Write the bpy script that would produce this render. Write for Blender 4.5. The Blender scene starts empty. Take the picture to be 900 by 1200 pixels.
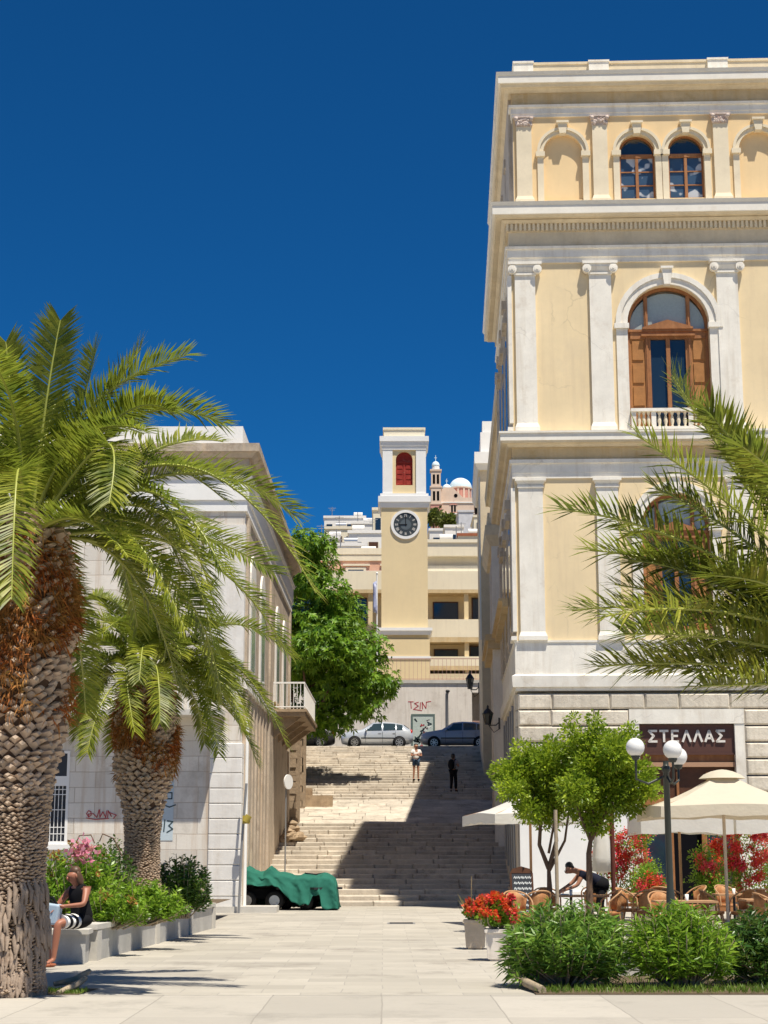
import bpy, bmesh, math, random
from mathutils import Vector, Matrix, Euler, noise as mn
random.seed(7)
R = math.radians
PI = math.pi
scene = bpy.context.scene
COL = scene.collection

# ------------------------------------------------------------------ camera maths
FPX = 1900.0
PITCH = math.atan(400/FPX)
def at(px, py, Y):
    """point of the place seen at a photograph position, Y metres away"""
    xc, yc = px-450, 600-py
    d = (xc, FPX*math.cos(PITCH)-yc*math.sin(PITCH), FPX*math.sin(PITCH)+yc*math.cos(PITCH))
    t = Y/d[1]
    return Vector((d[0]*t, Y, 1.6+d[2]*t))

# ------------------------------------------------------------------ mesh builder
class MB:
    def __init__(s): s.v=[]; s.f=[]; s.sm=[]
    def add(s, vs, fs, smooth=False, M=None):
        n=len(s.v)
        if M is not None: vs=[M@Vector(v) for v in vs]
        s.v.extend([tuple(v) for v in vs])
        for f in fs: s.f.append([i+n for i in f]); s.sm.append(smooth)
    def box(s,x0,x1,y0,y1,z0,z1,M=None):
        vs=[(x0,y0,z0),(x1,y0,z0),(x1,y1,z0),(x0,y1,z0),(x0,y0,z1),(x1,y0,z1),(x1,y1,z1),(x0,y1,z1)]
        s.add(vs,[(0,3,2,1),(4,5,6,7),(0,1,5,4),(1,2,6,5),(2,3,7,6),(3,0,4,7)],False,M)
    def cbox(s,x0,x1,y0,y1,z0,z1,c=.01,M=None):
        """box with chamfered vertical faces towards -y (worn stone)"""
        vs=[(x0,y0+c,z0),(x1,y0+c,z0),(x1,y1,z0),(x0,y1,z0),(x0,y0+c,z1),(x1,y0+c,z1),(x1,y1,z1),(x0,y1,z1),
            (x0+c,y0,z0+c),(x1-c,y0,z0+c),(x1-c,y0,z1-c),(x0+c,y0,z1-c)]
        s.add(vs,[(0,3,2,1),(4,5,6,7),(1,2,6,5),(2,3,7,6),(3,0,4,7),(8,9,10,11),(0,1,9,8),(1,5,10,9),(5,4,11,10),(4,0,8,11)],False,M)
    def frus(s,x0,x1,y0,y1,z0,z1,p0,p1,M=None):
        vs=[(x0-p0,y0-p0,z0),(x1+p0,y0-p0,z0),(x1+p0,y1+p0,z0),(x0-p0,y1+p0,z0),(x0-p1,y0-p1,z1),(x1+p1,y0-p1,z1),(x1+p1,y1+p1,z1),(x0-p1,y1+p1,z1)]
        s.add(vs,[(0,3,2,1),(4,5,6,7),(0,1,5,4),(1,2,6,5),(2,3,7,6),(3,0,4,7)],False,M)
    def tube(s,pts,rad,n=8,cap=True,smooth=True,M=None,flat=None):
        pts=[Vector(p) for p in pts]
        if not isinstance(rad,(list,tuple)): rad=[rad]*len(pts)
        vs=[];fs=[]; prev=None
        for i,p in enumerate(pts):
            if i==0: t=pts[1]-p
            elif i==len(pts)-1: t=p-pts[i-1]
            else: t=pts[i+1]-pts[i-1]
            if t.length<1e-9: t=Vector((0,0,1))
            t.normalize()
            if prev is None:
                a=Vector((0,0,1)) if abs(t.z)<.9 else Vector((1,0,0))
                u=t.cross(a).normalized()
            else:
                u=(prev-t*prev.dot(t))
                u=u.normalized() if u.length>1e-6 else t.orthogonal().normalized()
            prev=u; w=t.cross(u)
            for k in range(n):
                a=2*PI*k/n
                fl=flat if flat else 1
                vs.append(p+u*math.cos(a)*rad[i]+w*math.sin(a)*rad[i]*fl)
        for i in range(len(pts)-1):
            for k in range(n):
                fs.append((i*n+k,i*n+(k+1)%n,(i+1)*n+(k+1)%n,(i+1)*n+k))
        s.add(vs,fs,smooth,M)
        if cap:
            m=len(pts)
            s.add(vs[:n],[tuple(range(n))[::-1]],False,M); s.add(vs[(m-1)*n:],[tuple(range(n))],False,M)
    def lathe(s,prof,cx=0,cy=0,n=16,smooth=True,M=None,jit=0):
        vs=[];fs=[]
        for (r,z) in prof:
            for k in range(n):
                a=2*PI*k/n
                rr=r*(1+jit*mn.noise(Vector((math.cos(a)*2,math.sin(a)*2,z*2))))
                vs.append((cx+rr*math.cos(a),cy+rr*math.sin(a),z))
        for i in range(len(prof)-1):
            for k in range(n): fs.append((i*n+k,i*n+(k+1)%n,(i+1)*n+(k+1)%n,(i+1)*n+k))
        s.add(vs,fs,smooth,M)
        s.add(vs[:n],[tuple(range(n))[::-1]],False,M); s.add(vs[-n:],[tuple(range(n))],False,M)
    def ball(s,c,r,n=16,m=10,M=None):
        if not isinstance(r,(list,tuple)): r=(r,r,r)
        vs=[(c[0],c[1],c[2]-r[2])]
        for i in range(1,m):
            t=-PI/2+PI*i/m
            for k in range(n):
                a=2*PI*k/n; vs.append((c[0]+r[0]*math.cos(t)*math.cos(a),c[1]+r[1]*math.cos(t)*math.sin(a),c[2]+r[2]*math.sin(t)))
        vs.append((c[0],c[1],c[2]+r[2])); fs=[]
        for k in range(n): fs.append((0,1+(k+1)%n,1+k)); fs.append((len(vs)-1,1+(m-2)*n+k,1+(m-2)*n+(k+1)%n))
        for i in range(m-2):
            for k in range(n): fs.append((1+i*n+k,1+i*n+(k+1)%n,1+(i+1)*n+(k+1)%n,1+(i+1)*n+k))
        s.add(vs,fs,True,M)
    def prism(s,poly,y0,y1,M=None,smooth=False):
        """polygon in (x,z) extruded from y0 to y1"""
        n=len(poly)
        vs=[(x,y0,z) for x,z in poly]+[(x,y1,z) for x,z in poly]
        fs=[tuple(range(n)),tuple(range(2*n-1,n-1,-1))]+[(i,n+i,n+(i+1)%n,(i+1)%n) for i in range(n)]
        s.add(vs,fs,smooth,M)
    def arcband(s,cx,cz,r0,r1,y0,y1,a0=0,a1=180,n=20,M=None):
        vs=[];fs=[]
        for i in range(n+1):
            a=R(a0+(a1-a0)*i/n); c,t=math.cos(a),math.sin(a)
            vs+=[(cx+r0*c,y0,cz+r0*t),(cx+r1*c,y0,cz+r1*t),(cx+r1*c,y1,cz+r1*t),(cx+r0*c,y1,cz+r0*t)]
        for i in range(n):
            b=i*4
            for k in range(4): fs.append((b+k,b+4+k,b+4+(k+1)%4,b+(k+1)%4))
        fs+= [(0,1,2,3),(n*4+3,n*4+2,n*4+1,n*4)]
        s.add(vs,fs,False,M)
    def halfdisc(s,cx,cz,r,y0,y1,n=18,M=None):
        s.prism([(cx+r*math.cos(PI*i/n),cz+r*math.sin(PI*i/n)) for i in range(n+1)],y0,y1,M)
    def disc(s,cx,cz,r,y0,y1,n=32,M=None):
        s.prism([(cx+r*math.cos(2*PI*i/n),cz+r*math.sin(2*PI*i/n)) for i in range(n)],y0,y1,M)
    def stroke(s,pts,w,y0,y1,M=None):
        """flat painted stroke or raised letter bar in the (x,z) plane"""
        for (a,b) in zip(pts[:-1],pts[1:]):
            dx,dz=b[0]-a[0],b[1]-a[1]; l=math.hypot(dx,dz) or 1e-6
            nx,nz=-dz/l*w/2,dx/l*w/2; ex,ez=dx/l*w*.3,dz/l*w*.3
            s.prism([(a[0]-nx-ex,a[1]-nz-ez),(b[0]-nx+ex,b[1]-nz+ez),(b[0]+nx+ex,b[1]+nz+ez),(a[0]+nx-ex,a[1]+nz-ez)],y0,y1,M)
    def leaf(s,p,d,l,w,up=None,droop=0):
        """one leaf: two quads folded along the midrib length"""
        d=d.normalized()
        if up is None: up=Vector((random.gauss(0,1),random.gauss(0,1),random.gauss(0,1)))
        sd=d.cross(up)
        if sd.length<1e-4: sd=d.orthogonal()
        sd.normalize()
        q=p+d*l*.5+Vector((0,0,-droop*l*.25)); e=p+d*l+Vector((0,0,-droop*l))
        s.add([p,q-sd*w/2,e,q+sd*w/2],[(0,1,2,3)])
    def wall_open(s,x0,x1,z0,z1,ops,y=0,depth=.3,M=None):
        """wall face at y with openings (cx,w,zb,zspring,arched); zspring is the top when not arched"""
        ops=sorted(ops); x=x0
        q=lambda a,b,c,d: s.add([a,b,c,d],[(0,1,2,3)],False,M)
        for (cx,w,zb,zs,arch) in ops:
            a,b=cx-w/2,cx+w/2
            q((x,y,z0),(a,y,z0),(a,y,z1),(x,y,z1))
            if zb>z0: q((a,y,z0),(b,y,z0),(b,y,zb),(a,y,zb))
            q((a,y,zb),(b,y,zb),(b,y+depth,zb),(a,y+depth,zb))
            q((a,y,zb),(a,y+depth,zb),(a,y+depth,zs),(a,y,zs)); q((b,y,zs),(b,y+depth,zs),(b,y+depth,zb),(b,y,zb))
            if arch:
                n=16; r=w/2
                P=[(cx-r*math.cos(PI*i/n),zs+r*math.sin(PI*i/n)) for i in range(n+1)]
                for i in range(n):
                    (u,v),(u2,v2)=P[i],P[i+1]
                    q((u,y,v),(u2,y,v2),(u2,y,z1),(u,y,z1)); q((u,y,v),(u,y+depth,v),(u2,y+depth,v2),(u2,y,v2))
            else:
                q((a,y,zs),(b,y,zs),(b,y,z1),(a,y,z1)); q((a,y,zs),(a,y+depth,zs),(b,y+depth,zs),(b,y,zs))
            x=b
        q((x,y,z0),(x1,y,z0),(x1,y,z1),(x,y,z1))
    def build(s,name,mat,parent=None,loc=None):
        me=bpy.data.meshes.new(name); me.from_pydata(s.v,[],s.f); me.update()
        me.polygons.foreach_set('use_smooth',s.sm)
        ob=bpy.data.objects.new(name,me); COL.objects.link(ob)
        if mat: me.materials.append(mat)
        if parent: ob.parent=parent
        if loc: ob.location=loc
        return ob

def tag(o,label,cat,group=None):
    o['label']=label; o['category']=cat
    if group: o['group']=group
    return o
def thing(name,label,cat,loc=(0,0,0),rotz=0,group=None):
    o=bpy.data.objects.new(name,None); COL.objects.link(o); o.empty_display_size=.2
    o.location=loc; o.rotation_euler=(0,0,rotz)
    return tag(o,label,cat,group)
def struct(o): o['kind']='structure'; return o
def copy_tree(o,parent=None):
    c=o.copy(); COL.objects.link(c); c.parent=parent
    for ch in list(o.children): copy_tree(ch,c)
    return c
def bevel(o,w=.01,seg=2):
    m=o.modifiers.new('b','BEVEL'); m.width=w; m.segments=seg; m.limit_method='ANGLE'; m.angle_limit=R(40); return o

# ------------------------------------------------------------------ materials
def _new(name):
    m=bpy.data.materials.new(name); m.use_nodes=True; nt=m.node_tree
    return m,nt,nt.nodes,nt.links,nt.nodes['Principled BSDF']
def rgb(c): return (c[0],c[1],c[2],1)
def mixn(nt,fac,a,b,mode='MIX'):
    n=nt.nodes.new('ShaderNodeMix'); n.data_type='RGBA'; n.blend_type=mode
    for k,v in ((0,fac),(6,a),(7,b)):
        if isinstance(v,bpy.types.NodeSocket): nt.links.new(v,n.inputs[k])
        elif k==0: n.inputs[0].default_value=v
        else: n.inputs[k].default_value=rgb(v)
    return n.outputs[2]
def noisen(nt,vec,scale,detail=6,rough=.6,ms=None):
    if ms is not None:
        mp=nt.nodes.new('ShaderNodeMapping'); mp.inputs['Scale'].default_value=ms; nt.links.new(vec,mp.inputs['Vector']); vec=mp.outputs[0]
    n=nt.nodes.new('ShaderNodeTexNoise'); n.inputs['Scale'].default_value=scale; n.inputs['Detail'].default_value=detail; n.inputs['Roughness'].default_value=rough
    nt.links.new(vec,n.inputs['Vector']); return n.outputs['Fac']
def ramp(nt,fac,a,b):
    n=nt.nodes.new('ShaderNodeMapRange'); n.inputs['From Min'].default_value=a; n.inputs['From Max'].default_value=b; n.clamp=True
    nt.links.new(fac,n.inputs['Value']); return n.outputs[0]
def mul(nt,a,k):
    n=nt.nodes.new('ShaderNodeMath'); n.operation='MULTIPLY'
    nt.links.new(a,n.inputs[0])
    if isinstance(k,bpy.types.NodeSocket): nt.links.new(k,n.inputs[1])
    else: n.inputs[1].default_value=k
    return n.outputs[0]
def bumpn(nt,h,st,dist=.02):
    b=nt.nodes.new('ShaderNodeBump'); b.inputs['Strength'].default_value=st; b.inputs['Distance'].default_value=dist
    nt.links.new(h,b.inputs['Height']); return b.outputs[0]
def surf(name,col,rough=.85,var=.18,scale=1.2,stain=None,samt=.5,streak=None,stramt=.5,bump=.25,bscale=25,island=0,metal=0,spec=.3,crack=0):
    """weathered solid surface: mottling, blotchy stains and vertical run marks of its own"""
    m,nt,N,L,P=_new(name)
    tc=N.new('ShaderNodeTexCoord').outputs['Object']
    dark=[c*(1-var) for c in col]; lite=[min(1,c*(1+var*.6)) for c in col]
    c=mixn(nt,ramp(nt,noisen(nt,tc,scale,8,.65),.3,.7),dark,lite)
    c=mixn(nt,mul(nt,ramp(nt,noisen(nt,tc,scale*9,5,.7),.45,.75),.35),c,[x*(1-var*1.3) for x in col])
    if stain: c=mixn(nt,mul(nt,ramp(nt,noisen(nt,tc,scale*.8+.37,9,.72),.54,.68),samt),c,stain)
    if streak: c=mixn(nt,mul(nt,ramp(nt,noisen(nt,tc,1.0,6,.65,(4.5,4.5,.35)),.5,.72),stramt),c,streak)
    if crack:
        wn_=N.new('ShaderNodeTexNoise'); wn_.inputs['Scale'].default_value=1.3; wn_.inputs['Detail'].default_value=5; L.new(tc,wn_.inputs['Vector'])
        va=N.new('ShaderNodeVectorMath'); va.operation='MULTIPLY_ADD'; L.new(wn_.outputs['Color'],va.inputs[0]); va.inputs[1].default_value=(.9,.9,.9); L.new(tc,va.inputs[2])
        vo=N.new('ShaderNodeTexVoronoi'); vo.feature='DISTANCE_TO_EDGE'; vo.inputs['Scale'].default_value=.42; L.new(va.outputs[0],vo.inputs['Vector'])
        k_=ramp(nt,vo.outputs['Distance'],.010,.002); k_=mul(nt,k_,ramp(nt,noisen(nt,tc,.7,3,.5),.5,.6))
        c=mixn(nt,mul(nt,k_,crack),c,[x*.35 for x in col])
    if island:
        g=N.new('ShaderNodeNewGeometry').outputs['Random Per Island']
        c=mixn(nt,mul(nt,g,island),c,[x*.45 for x in col])
    L.new(c,P.inputs['Base Color']); P.inputs['Roughness'].default_value=rough; P.inputs['Metallic'].default_value=metal
    P.inputs['Specular IOR Level'].default_value=spec
    if bump: L.new(bumpn(nt,noisen(nt,tc,bscale,8,.7),bump),P.inputs['Normal'])
    return m
def plain(name,col,rough=.5,metal=0,spec=.5,var=.08,coat=0):
    m,nt,N,L,P=_new(name)
    tc=N.new('ShaderNodeTexCoord').outputs['Object']
    c=mixn(nt,noisen(nt,tc,14,5,.7),[x*(1-var) for x in col],[min(1,x*(1+var)) for x in col])
    L.new(c,P.inputs['Base Color']); P.inputs['Roughness'].default_value=rough; P.inputs['Metallic'].default_value=metal
    P.inputs['Specular IOR Level'].default_value=spec; P.inputs['Coat Weight'].default_value=coat
    return m
def leafm(name,c1,c2,trans=.3,rough=.45,c3=None):
    m,nt,N,L,P=_new(name)
    g=N.new('ShaderNodeNewGeometry').outputs['Random Per Island']
    tc=N.new('ShaderNodeTexCoord').outputs['Object']
    c=mixn(nt,g,c1,c2)
    c=mixn(nt,ramp(nt,noisen(nt,tc,2.2,3,.6),.4,.66),c,c3 or [x*.6 for x in c1])
    L.new(c,P.inputs['Base Color']); P.inputs['Roughness'].default_value=rough; P.inputs['Specular IOR Level'].default_value=.3
    t=N.new('ShaderNodeBsdfTranslucent'); c2n=mixn(nt,.5,c,(.45,.6,.08),'MIX'); L.new(c2n,t.inputs['Color'])
    mx=N.new('ShaderNodeMixShader'); mx.inputs[0].default_value=trans
    L.new(P.outputs[0],mx.inputs[1]); L.new(t.outputs[0],mx.inputs[2])
    L.new(mx.outputs[0],N['Material Output'].inputs['Surface'])
    return m
def cloth(name,col,trans=.25,var=.06):
    m,nt,N,L,P=_new(name)
    tc=N.new('ShaderNodeTexCoord').outputs['Object']
    c=mixn(nt,noisen(nt,tc,3,6,.7),[x*(1-var*2) for x in col],col)
    L.new(c,P.inputs['Base Color']); P.inputs['Roughness'].default_value=.9; P.inputs['Specular IOR Level'].default_value=.15
    t=N.new('ShaderNodeBsdfTranslucent'); L.new(c,t.inputs['Color'])
    mx=N.new('ShaderNodeMixShader'); mx.inputs[0].default_value=trans
    L.new(P.outputs[0],mx.inputs[1]); L.new(t.outputs[0],mx.inputs[2]); L.new(mx.outputs[0],N['Material Output'].inputs['Surface'])
    L.new(bumpn(nt,noisen(nt,tc,4,4,.6),.3,.05),P.inputs['Normal'])
    return m
def ashlar(name,col,mortar,bw=1.1,bh=.42,stain=None,samt=.5,streak=None,stramt=.5,plane='xz',var=.18,ms=.012,lean=.0,bump=.5,offs=.5,scale2=1.):
    """coursed stone or paving: joints come from a brick pattern, tone from noise"""
    m,nt,N,L,P=_new(name)
    tc=N.new('ShaderNodeTexCoord').outputs['Object']
    sp=N.new('ShaderNodeSeparateXYZ'); L.new(tc,sp.inputs[0]); cb=N.new('ShaderNodeCombineXYZ')
    for i,ch in enumerate(plane): L.new(sp.outputs['xyz'.index(ch)],cb.inputs[i])
    wob=N.new('ShaderNodeTexNoise'); wob.inputs['Scale'].default_value=.8; L.new(tc,wob.inputs['Vector'])
    va=N.new('ShaderNodeVectorMath'); va.operation='MULTIPLY_ADD'; L.new(wob.outputs['Color'],va.inputs[0]); va.inputs[1].default_value=(.05,.05,0); L.new(cb.outputs[0],va.inputs[2])
    b=N.new('ShaderNodeTexBrick'); L.new(va.outputs[0],b.inputs['Vector'])
    b.inputs['Scale'].default_value=1; b.inputs['Brick Width'].default_value=bw; b.inputs['Row Height'].default_value=bh
    b.inputs['Mortar Size'].default_value=ms; b.inputs['Mortar Smooth'].default_value=.3; b.offset=offs
    b.inputs['Color1'].default_value=rgb([c*(1-var) for c in col]); b.inputs['Color2'].default_value=rgb([min(1,c*(1+var*.5)) for c in col]); b.inputs['Mortar'].default_value=rgb(mortar)
    c=b.outputs['Color']
    c=mixn(nt,mul(nt,ramp(nt,noisen(nt,tc,.9*scale2,8,.7),.35,.75),.45),c,[x*(1-var*1.4) for x in col])
    c=mixn(nt,mul(nt,ramp(nt,noisen(nt,tc,14,6,.75),.5,.8),.4),c,[x*.72 for x in col])
    if stain: c=mixn(nt,mul(nt,ramp(nt,noisen(nt,tc,.55*scale2,9,.75),.52,.68),samt),c,stain)
    if streak: c=mixn(nt,mul(nt,ramp(nt,noisen(nt,tc,1.0,6,.65,(3.,3.,.22)),.5,.7),stramt),c,streak)
    L.new(c,P.inputs['Base Color']); P.inputs['Roughness'].default_value=.8; P.inputs['Specular IOR Level'].default_value=.25
    inv=N.new('ShaderNodeMath'); inv.operation='MULTIPLY_ADD'; L.new(b.outputs['Fac'],inv.inputs[0]); inv.inputs[1].default_value=-1.; L.new(mul(nt,noisen(nt,tc,22,8,.7),.5),inv.inputs[2])
    L.new(bumpn(nt,inv.outputs[0],bump,.015),P.inputs['Normal'])
    return m

MT={}
MT['marble']=surf('weathered_marble',(.85,.81,.72),var=.13,stain=(.58,.50,.40),samt=.5,streak=(.50,.41,.30),stramt=.38,bump=.2,crack=.2)
MT['cornice']=surf('cornice_stone',(.72,.61,.43),stain=(.52,.40,.24),samt=.5,streak=(.46,.34,.18),stramt=.22,bump=.2,scale=.9)
MT['fascia']=surf('fascia_stone',(.82,.78,.69),var=.1,stain=(.60,.50,.38),samt=.35,bump=.12)
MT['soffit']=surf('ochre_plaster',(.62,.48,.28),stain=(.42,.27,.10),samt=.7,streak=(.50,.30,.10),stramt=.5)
MT['yellow']=surf('yellow_plaster',(.81,.655,.41),var=.10,scale=.5,stain=(.70,.57,.38),samt=.5,streak=(.60,.47,.31),stramt=.34,crack=.22,bump=.12,bscale=60)
MT['niche']=surf('niche_plaster',(.80,.60,.34),var=.07,scale=.7,streak=(.62,.46,.26),stramt=.25,bump=.1,bscale=60)
MT['trimwarm']=surf('cream_trim',(.78,.68,.50),var=.1,stain=(.55,.46,.34),samt=.35,bump=.1)
MT['capital']=surf('rusty_capital',(.60,.50,.44),var=.3,scale=6,stain=(.38,.16,.10),samt=.8,bump=.5)
MT['rustic']=surf('rustic_blocks',(.78,.70,.57),var=.22,scale=1.6,stain=(.36,.29,.20),samt=.7,streak=(.36,.30,.23),stramt=.5,bump=.9,bscale=9,island=.35)
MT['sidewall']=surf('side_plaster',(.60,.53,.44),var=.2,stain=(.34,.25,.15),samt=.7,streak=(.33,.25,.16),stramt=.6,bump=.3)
MT['wood']=surf('varnished_wood',(.34,.145,.055),rough=.5,var=.25,scale=5,streak=(.52,.26,.11),stramt=.6,bump=.2)
MT['wooddark']=surf('dark_wood',(.10,.042,.02),rough=.5,var=.3,scale=4,bump=.2)
MT['shutter']=surf('shutter_wood',(.42,.19,.06),rough=.6,var=.2,scale=4,bump=.2)
MT['glass']=plain('dark_glass',(.015,.03,.05),rough=.05,spec=.8)
MT['glasspale']=plain('curtained_glass',(.36,.42,.40),rough=.12,spec=.7,var=.25)
MT['blackopen']=plain('unlit_interior',(.006,.006,.008),rough=.9,spec=.05)
MT['white']=surf('white_paint',(.82,.81,.78),var=.06,bump=.08)
MT['tower']=surf('cream_plaster',(.76,.61,.36),var=.07,scale=.4,streak=(.62,.50,.33),stramt=.2,bump=.08)
MT['cream']=surf('pale_cream_plaster',(.80,.72,.55),var=.08,scale=.5,streak=(.6,.52,.4),stramt=.3,bump=.08)
MT['red']=surf('red_shutter_paint',(.34,.035,.025),var=.3,scale=3,stain=(.45,.16,.12),samt=.6)
MT['pink']=surf('pink_plaster',(.80,.47,.33),var=.15,scale=.5,stain=(.55,.32,.2))
MT['whitehouse']=surf('whitewash',(.82,.79,.74),var=.1,scale=.3,stain=(.6,.56,.5),samt=.3)
MT['church']=surf('church_stone',(.72,.56,.44),var=.14,scale=.25,bump=0)
MT['churchpink']=surf('church_pink',(.62,.30,.24),var=.14,scale=.3,bump=0)
MT['dome']=surf('dome_paint',(.66,.78,.82),var=.06,scale=.2,bump=0)
MT['redroof']=surf('tile_roof',(.36,.12,.06),var=.2)
MT['retain']=surf('whitewashed_wall',(.80,.73,.64),var=.12,scale=.6,stain=(.50,.42,.34),samt=.6,streak=(.45,.38,.3),stramt=.5,bump=.4,bscale=6)
MT['black']=plain('black_iron',(.02,.02,.022),rough=.45)
MT['darkpost']=plain('dark_green_iron',(.035,.04,.032),rough=.4)
MT['grey']=plain('grey_metal',(.28,.28,.28),rough=.5,metal=.3)
MT['globe']=plain('opal_globe',(.80,.79,.76),rough=.2,spec=.6,var=.03)
MT['asphalt']=surf('asphalt',(.10,.095,.09),var=.2,scale=2)
MT['steps']=surf('worn_steps',(.63,.56,.46),var=.3,scale=1.1,stain=(.22,.17,.13),samt=.75,streak=(.34,.26,.19),stramt=.35,bump=1.,bscale=7,island=.4)
MT['ashl']=ashlar('left_ashlar',(.74,.69,.61),(.48,.41,.34),1.15,.43,stain=(.40,.35,.29),samt=.75,streak=(.46,.32,.20),stramt=.65)
MT['quoin']=surf('quoin_marble',(.76,.73,.68),var=.12,stain=(.55,.48,.40),samt=.4,streak=(.5,.42,.33),stramt=.3,bump=.3,bscale=12)
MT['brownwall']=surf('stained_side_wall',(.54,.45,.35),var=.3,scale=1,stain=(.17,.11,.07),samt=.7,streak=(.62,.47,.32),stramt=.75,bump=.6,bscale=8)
MT['ruin']=surf('ruin_stone',(.46,.35,.24),var=.3,scale=2,stain=(.2,.13,.08),samt=.6,bump=1,bscale=8,island=.5)
MT['rubble']=surf('rubble_stone',(.42,.31,.20),var=.35,scale=3,stain=(.2,.13,.08),bump=1,bscale=6)
MT['bench']=surf('grey_marble',(.50,.485,.45),var=.2,scale=1.5,stain=(.34,.33,.32),samt=.6,streak=(.38,.36,.33),stramt=.5,bump=.3,bscale=12)
MT['benchtop']=surf('bench_slab',(.58,.55,.49),var=.15,scale=1.5,stain=(.42,.4,.36),samt=.5,bump=.25,bscale=14)
MT['pave']=ashlar('plaza_marble',(.46,.425,.36),(.35,.325,.285),.95,.55,stain=(.26,.235,.20),samt=.85,plane='xy',var=.16,ms=.009,bump=.25)
MT['pavebig']=ashlar('border_marble',(.47,.435,.375),(.32,.295,.255),1.25,2.4,stain=(.28,.26,.225),samt=.7,plane='xy',var=.15,ms=.010,bump=.25,offs=0)
MT['soil']=surf('soil',(.14,.10,.06),var=.3,scale=6)
MT['earth']=surf('dry_earth',(.34,.28,.19),var=.25,scale=.05,stain=(.12,.14,.06),samt=.6)
MT['grass']=leafm('grass_blades',(.10,.20,.02),(.22,.30,.05),.3)
MT['palm']=leafm('palm_leaflets',(.15,.185,.012),(.38,.375,.045),.32,.42,c3=(.06,.09,.008))
MT['palmr']=leafm('palm_leaflets_olive',(.17,.19,.015),(.42,.39,.06),.30,.42,c3=(.07,.09,.010))
MT['rachis']=plain('frond_midrib',(.34,.36,.07),rough=.4)
MT['trunk']=surf('palm_bark',(.58,.44,.32),var=.3,scale=3,stain=(.15,.08,.045),samt=.6,bump=.8,bscale=14,island=.55)
MT['root']=surf('palm_roots',(.42,.32,.24),var=.3,scale=4,stain=(.16,.09,.05),samt=.7,bump=.6,island=.3)
MT['trunkdark']=surf('palm_bark_gaps',(.10,.055,.03),var=.3,scale=5)
MT['stub']=surf('palm_stub',(.60,.46,.34),var=.25,scale=5,stain=(.28,.15,.08),samt=.5,bump=.4,island=.5)
MT['fibre']=leafm('palm_fibre',(.50,.13,.025),(.15,.045,.02),.12,.85,c3=(.40,.21,.06))
MT['treeleaf']=leafm('tree_leaves',(.12,.27,.014),(.28,.44,.03),.30,.45,c3=(.035,.11,.010))
MT['citrus']=leafm('citrus_leaves',(.20,.32,.012),(.50,.58,.035),.36,.4,c3=(.08,.16,.010))
MT['ole']=leafm('oleander_leaves',(.13,.28,.035),(.32,.48,.09),.28,.35,c3=(.05,.14,.02))
MT['oleb']=leafm('bright_leaves',(.16,.32,.02),(.34,.50,.05),.34,.35,c3=(.09,.20,.015))
MT['oled']=leafm('dark_leaves',(.045,.12,.02),(.12,.22,.045),.22,.32)
MT['scrub']=leafm('scrub',(.10,.13,.03),(.20,.20,.05),.2,.6)
MT['bark']=surf('tree_bark',(.16,.10,.065),var=.3,scale=8,bump=.6)
MT['barklight']=surf('pale_bark',(.40,.32,.22),var=.25,scale=8,bump=.5)
MT['redfl']=leafm('red_petals',(.75,.03,.02),(.85,.10,.03),.3,.5,c3=(.6,.02,.10))
MT['magfl']=leafm('crimson_petals',(.70,.02,.06),(.80,.05,.16),.3,.5,c3=(.75,.04,.02))
MT['pinkfl']=leafm('pink_petals',(.80,.22,.38),(.85,.40,.52),.3,.5)
MT['whitefl']=leafm('white_petals',(.8,.78,.72),(.85,.6,.5),.3,.5)
MT['dryfl']=leafm('withered_leaves',(.45,.16,.05),(.60,.30,.10),.3,.6)
MT['canvas']=cloth('beige_canvas',(.75,.68,.54),.28)
MT['canvasw']=cloth('white_canvas',(.80,.78,.72),.3)
MT['tarp']=cloth('green_tarp',(.035,.19,.135),.06,.22)
MT['rattan']=surf('rattan',(.44,.19,.07),rough=.55,var=.35,scale=12,streak=(.62,.36,.16),stramt=.6,bump=.6,bscale=60)
MT['tabletop']=surf('table_wood',(.46,.26,.13),rough=.5,var=.2,scale=4,bump=.15)
MT['terra']=surf('stone_pot',(.56,.47,.36),var=.2,scale=4,stain=(.34,.26,.18),bump=.5)
MT['skin']=plain('skin',(.42,.20,.12),rough=.55,var=.06)
MT['skinred']=plain('tanned_skin',(.36,.14,.08),rough=.5,var=.06)
MT['hair']=plain('brown_hair',(.10,.05,.025),rough=.5,var=.3)
MT['hairblk']=plain('black_hair',(.015,.012,.01),rough=.5)
MT['navy']=plain('navy_cloth',(.018,.02,.035),rough=.9,spec=.1)
MT['blackcl']=plain('black_cloth',(.012,.012,.014),rough=.9,spec=.1)
MT['whitecl']=plain('white_cloth',(.78,.76,.72),rough=.9,spec=.1)
MT['greycl']=plain('grey_cloth',(.30,.28,.29),rough=.9,spec=.1)
MT['denim']=plain('denim',(.06,.10,.16),rough=.9,spec=.1,var=.2)
MT['rubber']=plain('tyre_rubber',(.018,.018,.018),rough=.8,spec=.2)
MT['alloy']=plain('alloy',(.55,.55,.55),rough=.3,metal=.8)
MT['silver']=plain('silver_blue_paint',(.56,.60,.64),rough=.25,metal=.35,coat=.6,var=.02)
MT['slate']=plain('slate_blue_paint',(.32,.36,.41),rough=.3,metal=.15,coat=.6,var=.02)
MT['carglass']=plain('car_glass',(.03,.05,.055),rough=.05,spec=.8)
MT['lampred']=plain('red_lens',(.5,.02,.015),rough=.2)
MT['lampclear']=plain('clear_lens',(.7,.7,.7),rough=.1)
MT['redink']=plain('red_spray',(.45,.05,.06),rough=.8)
MT['blackink']=plain('dark_spray',(.03,.06,.07),rough=.8)
MT['chalk']=plain('chalk',(.75,.78,.78),rough=.9)
MT['slateboard']=plain('chalkboard',(.03,.035,.045),rough=.7)
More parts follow.
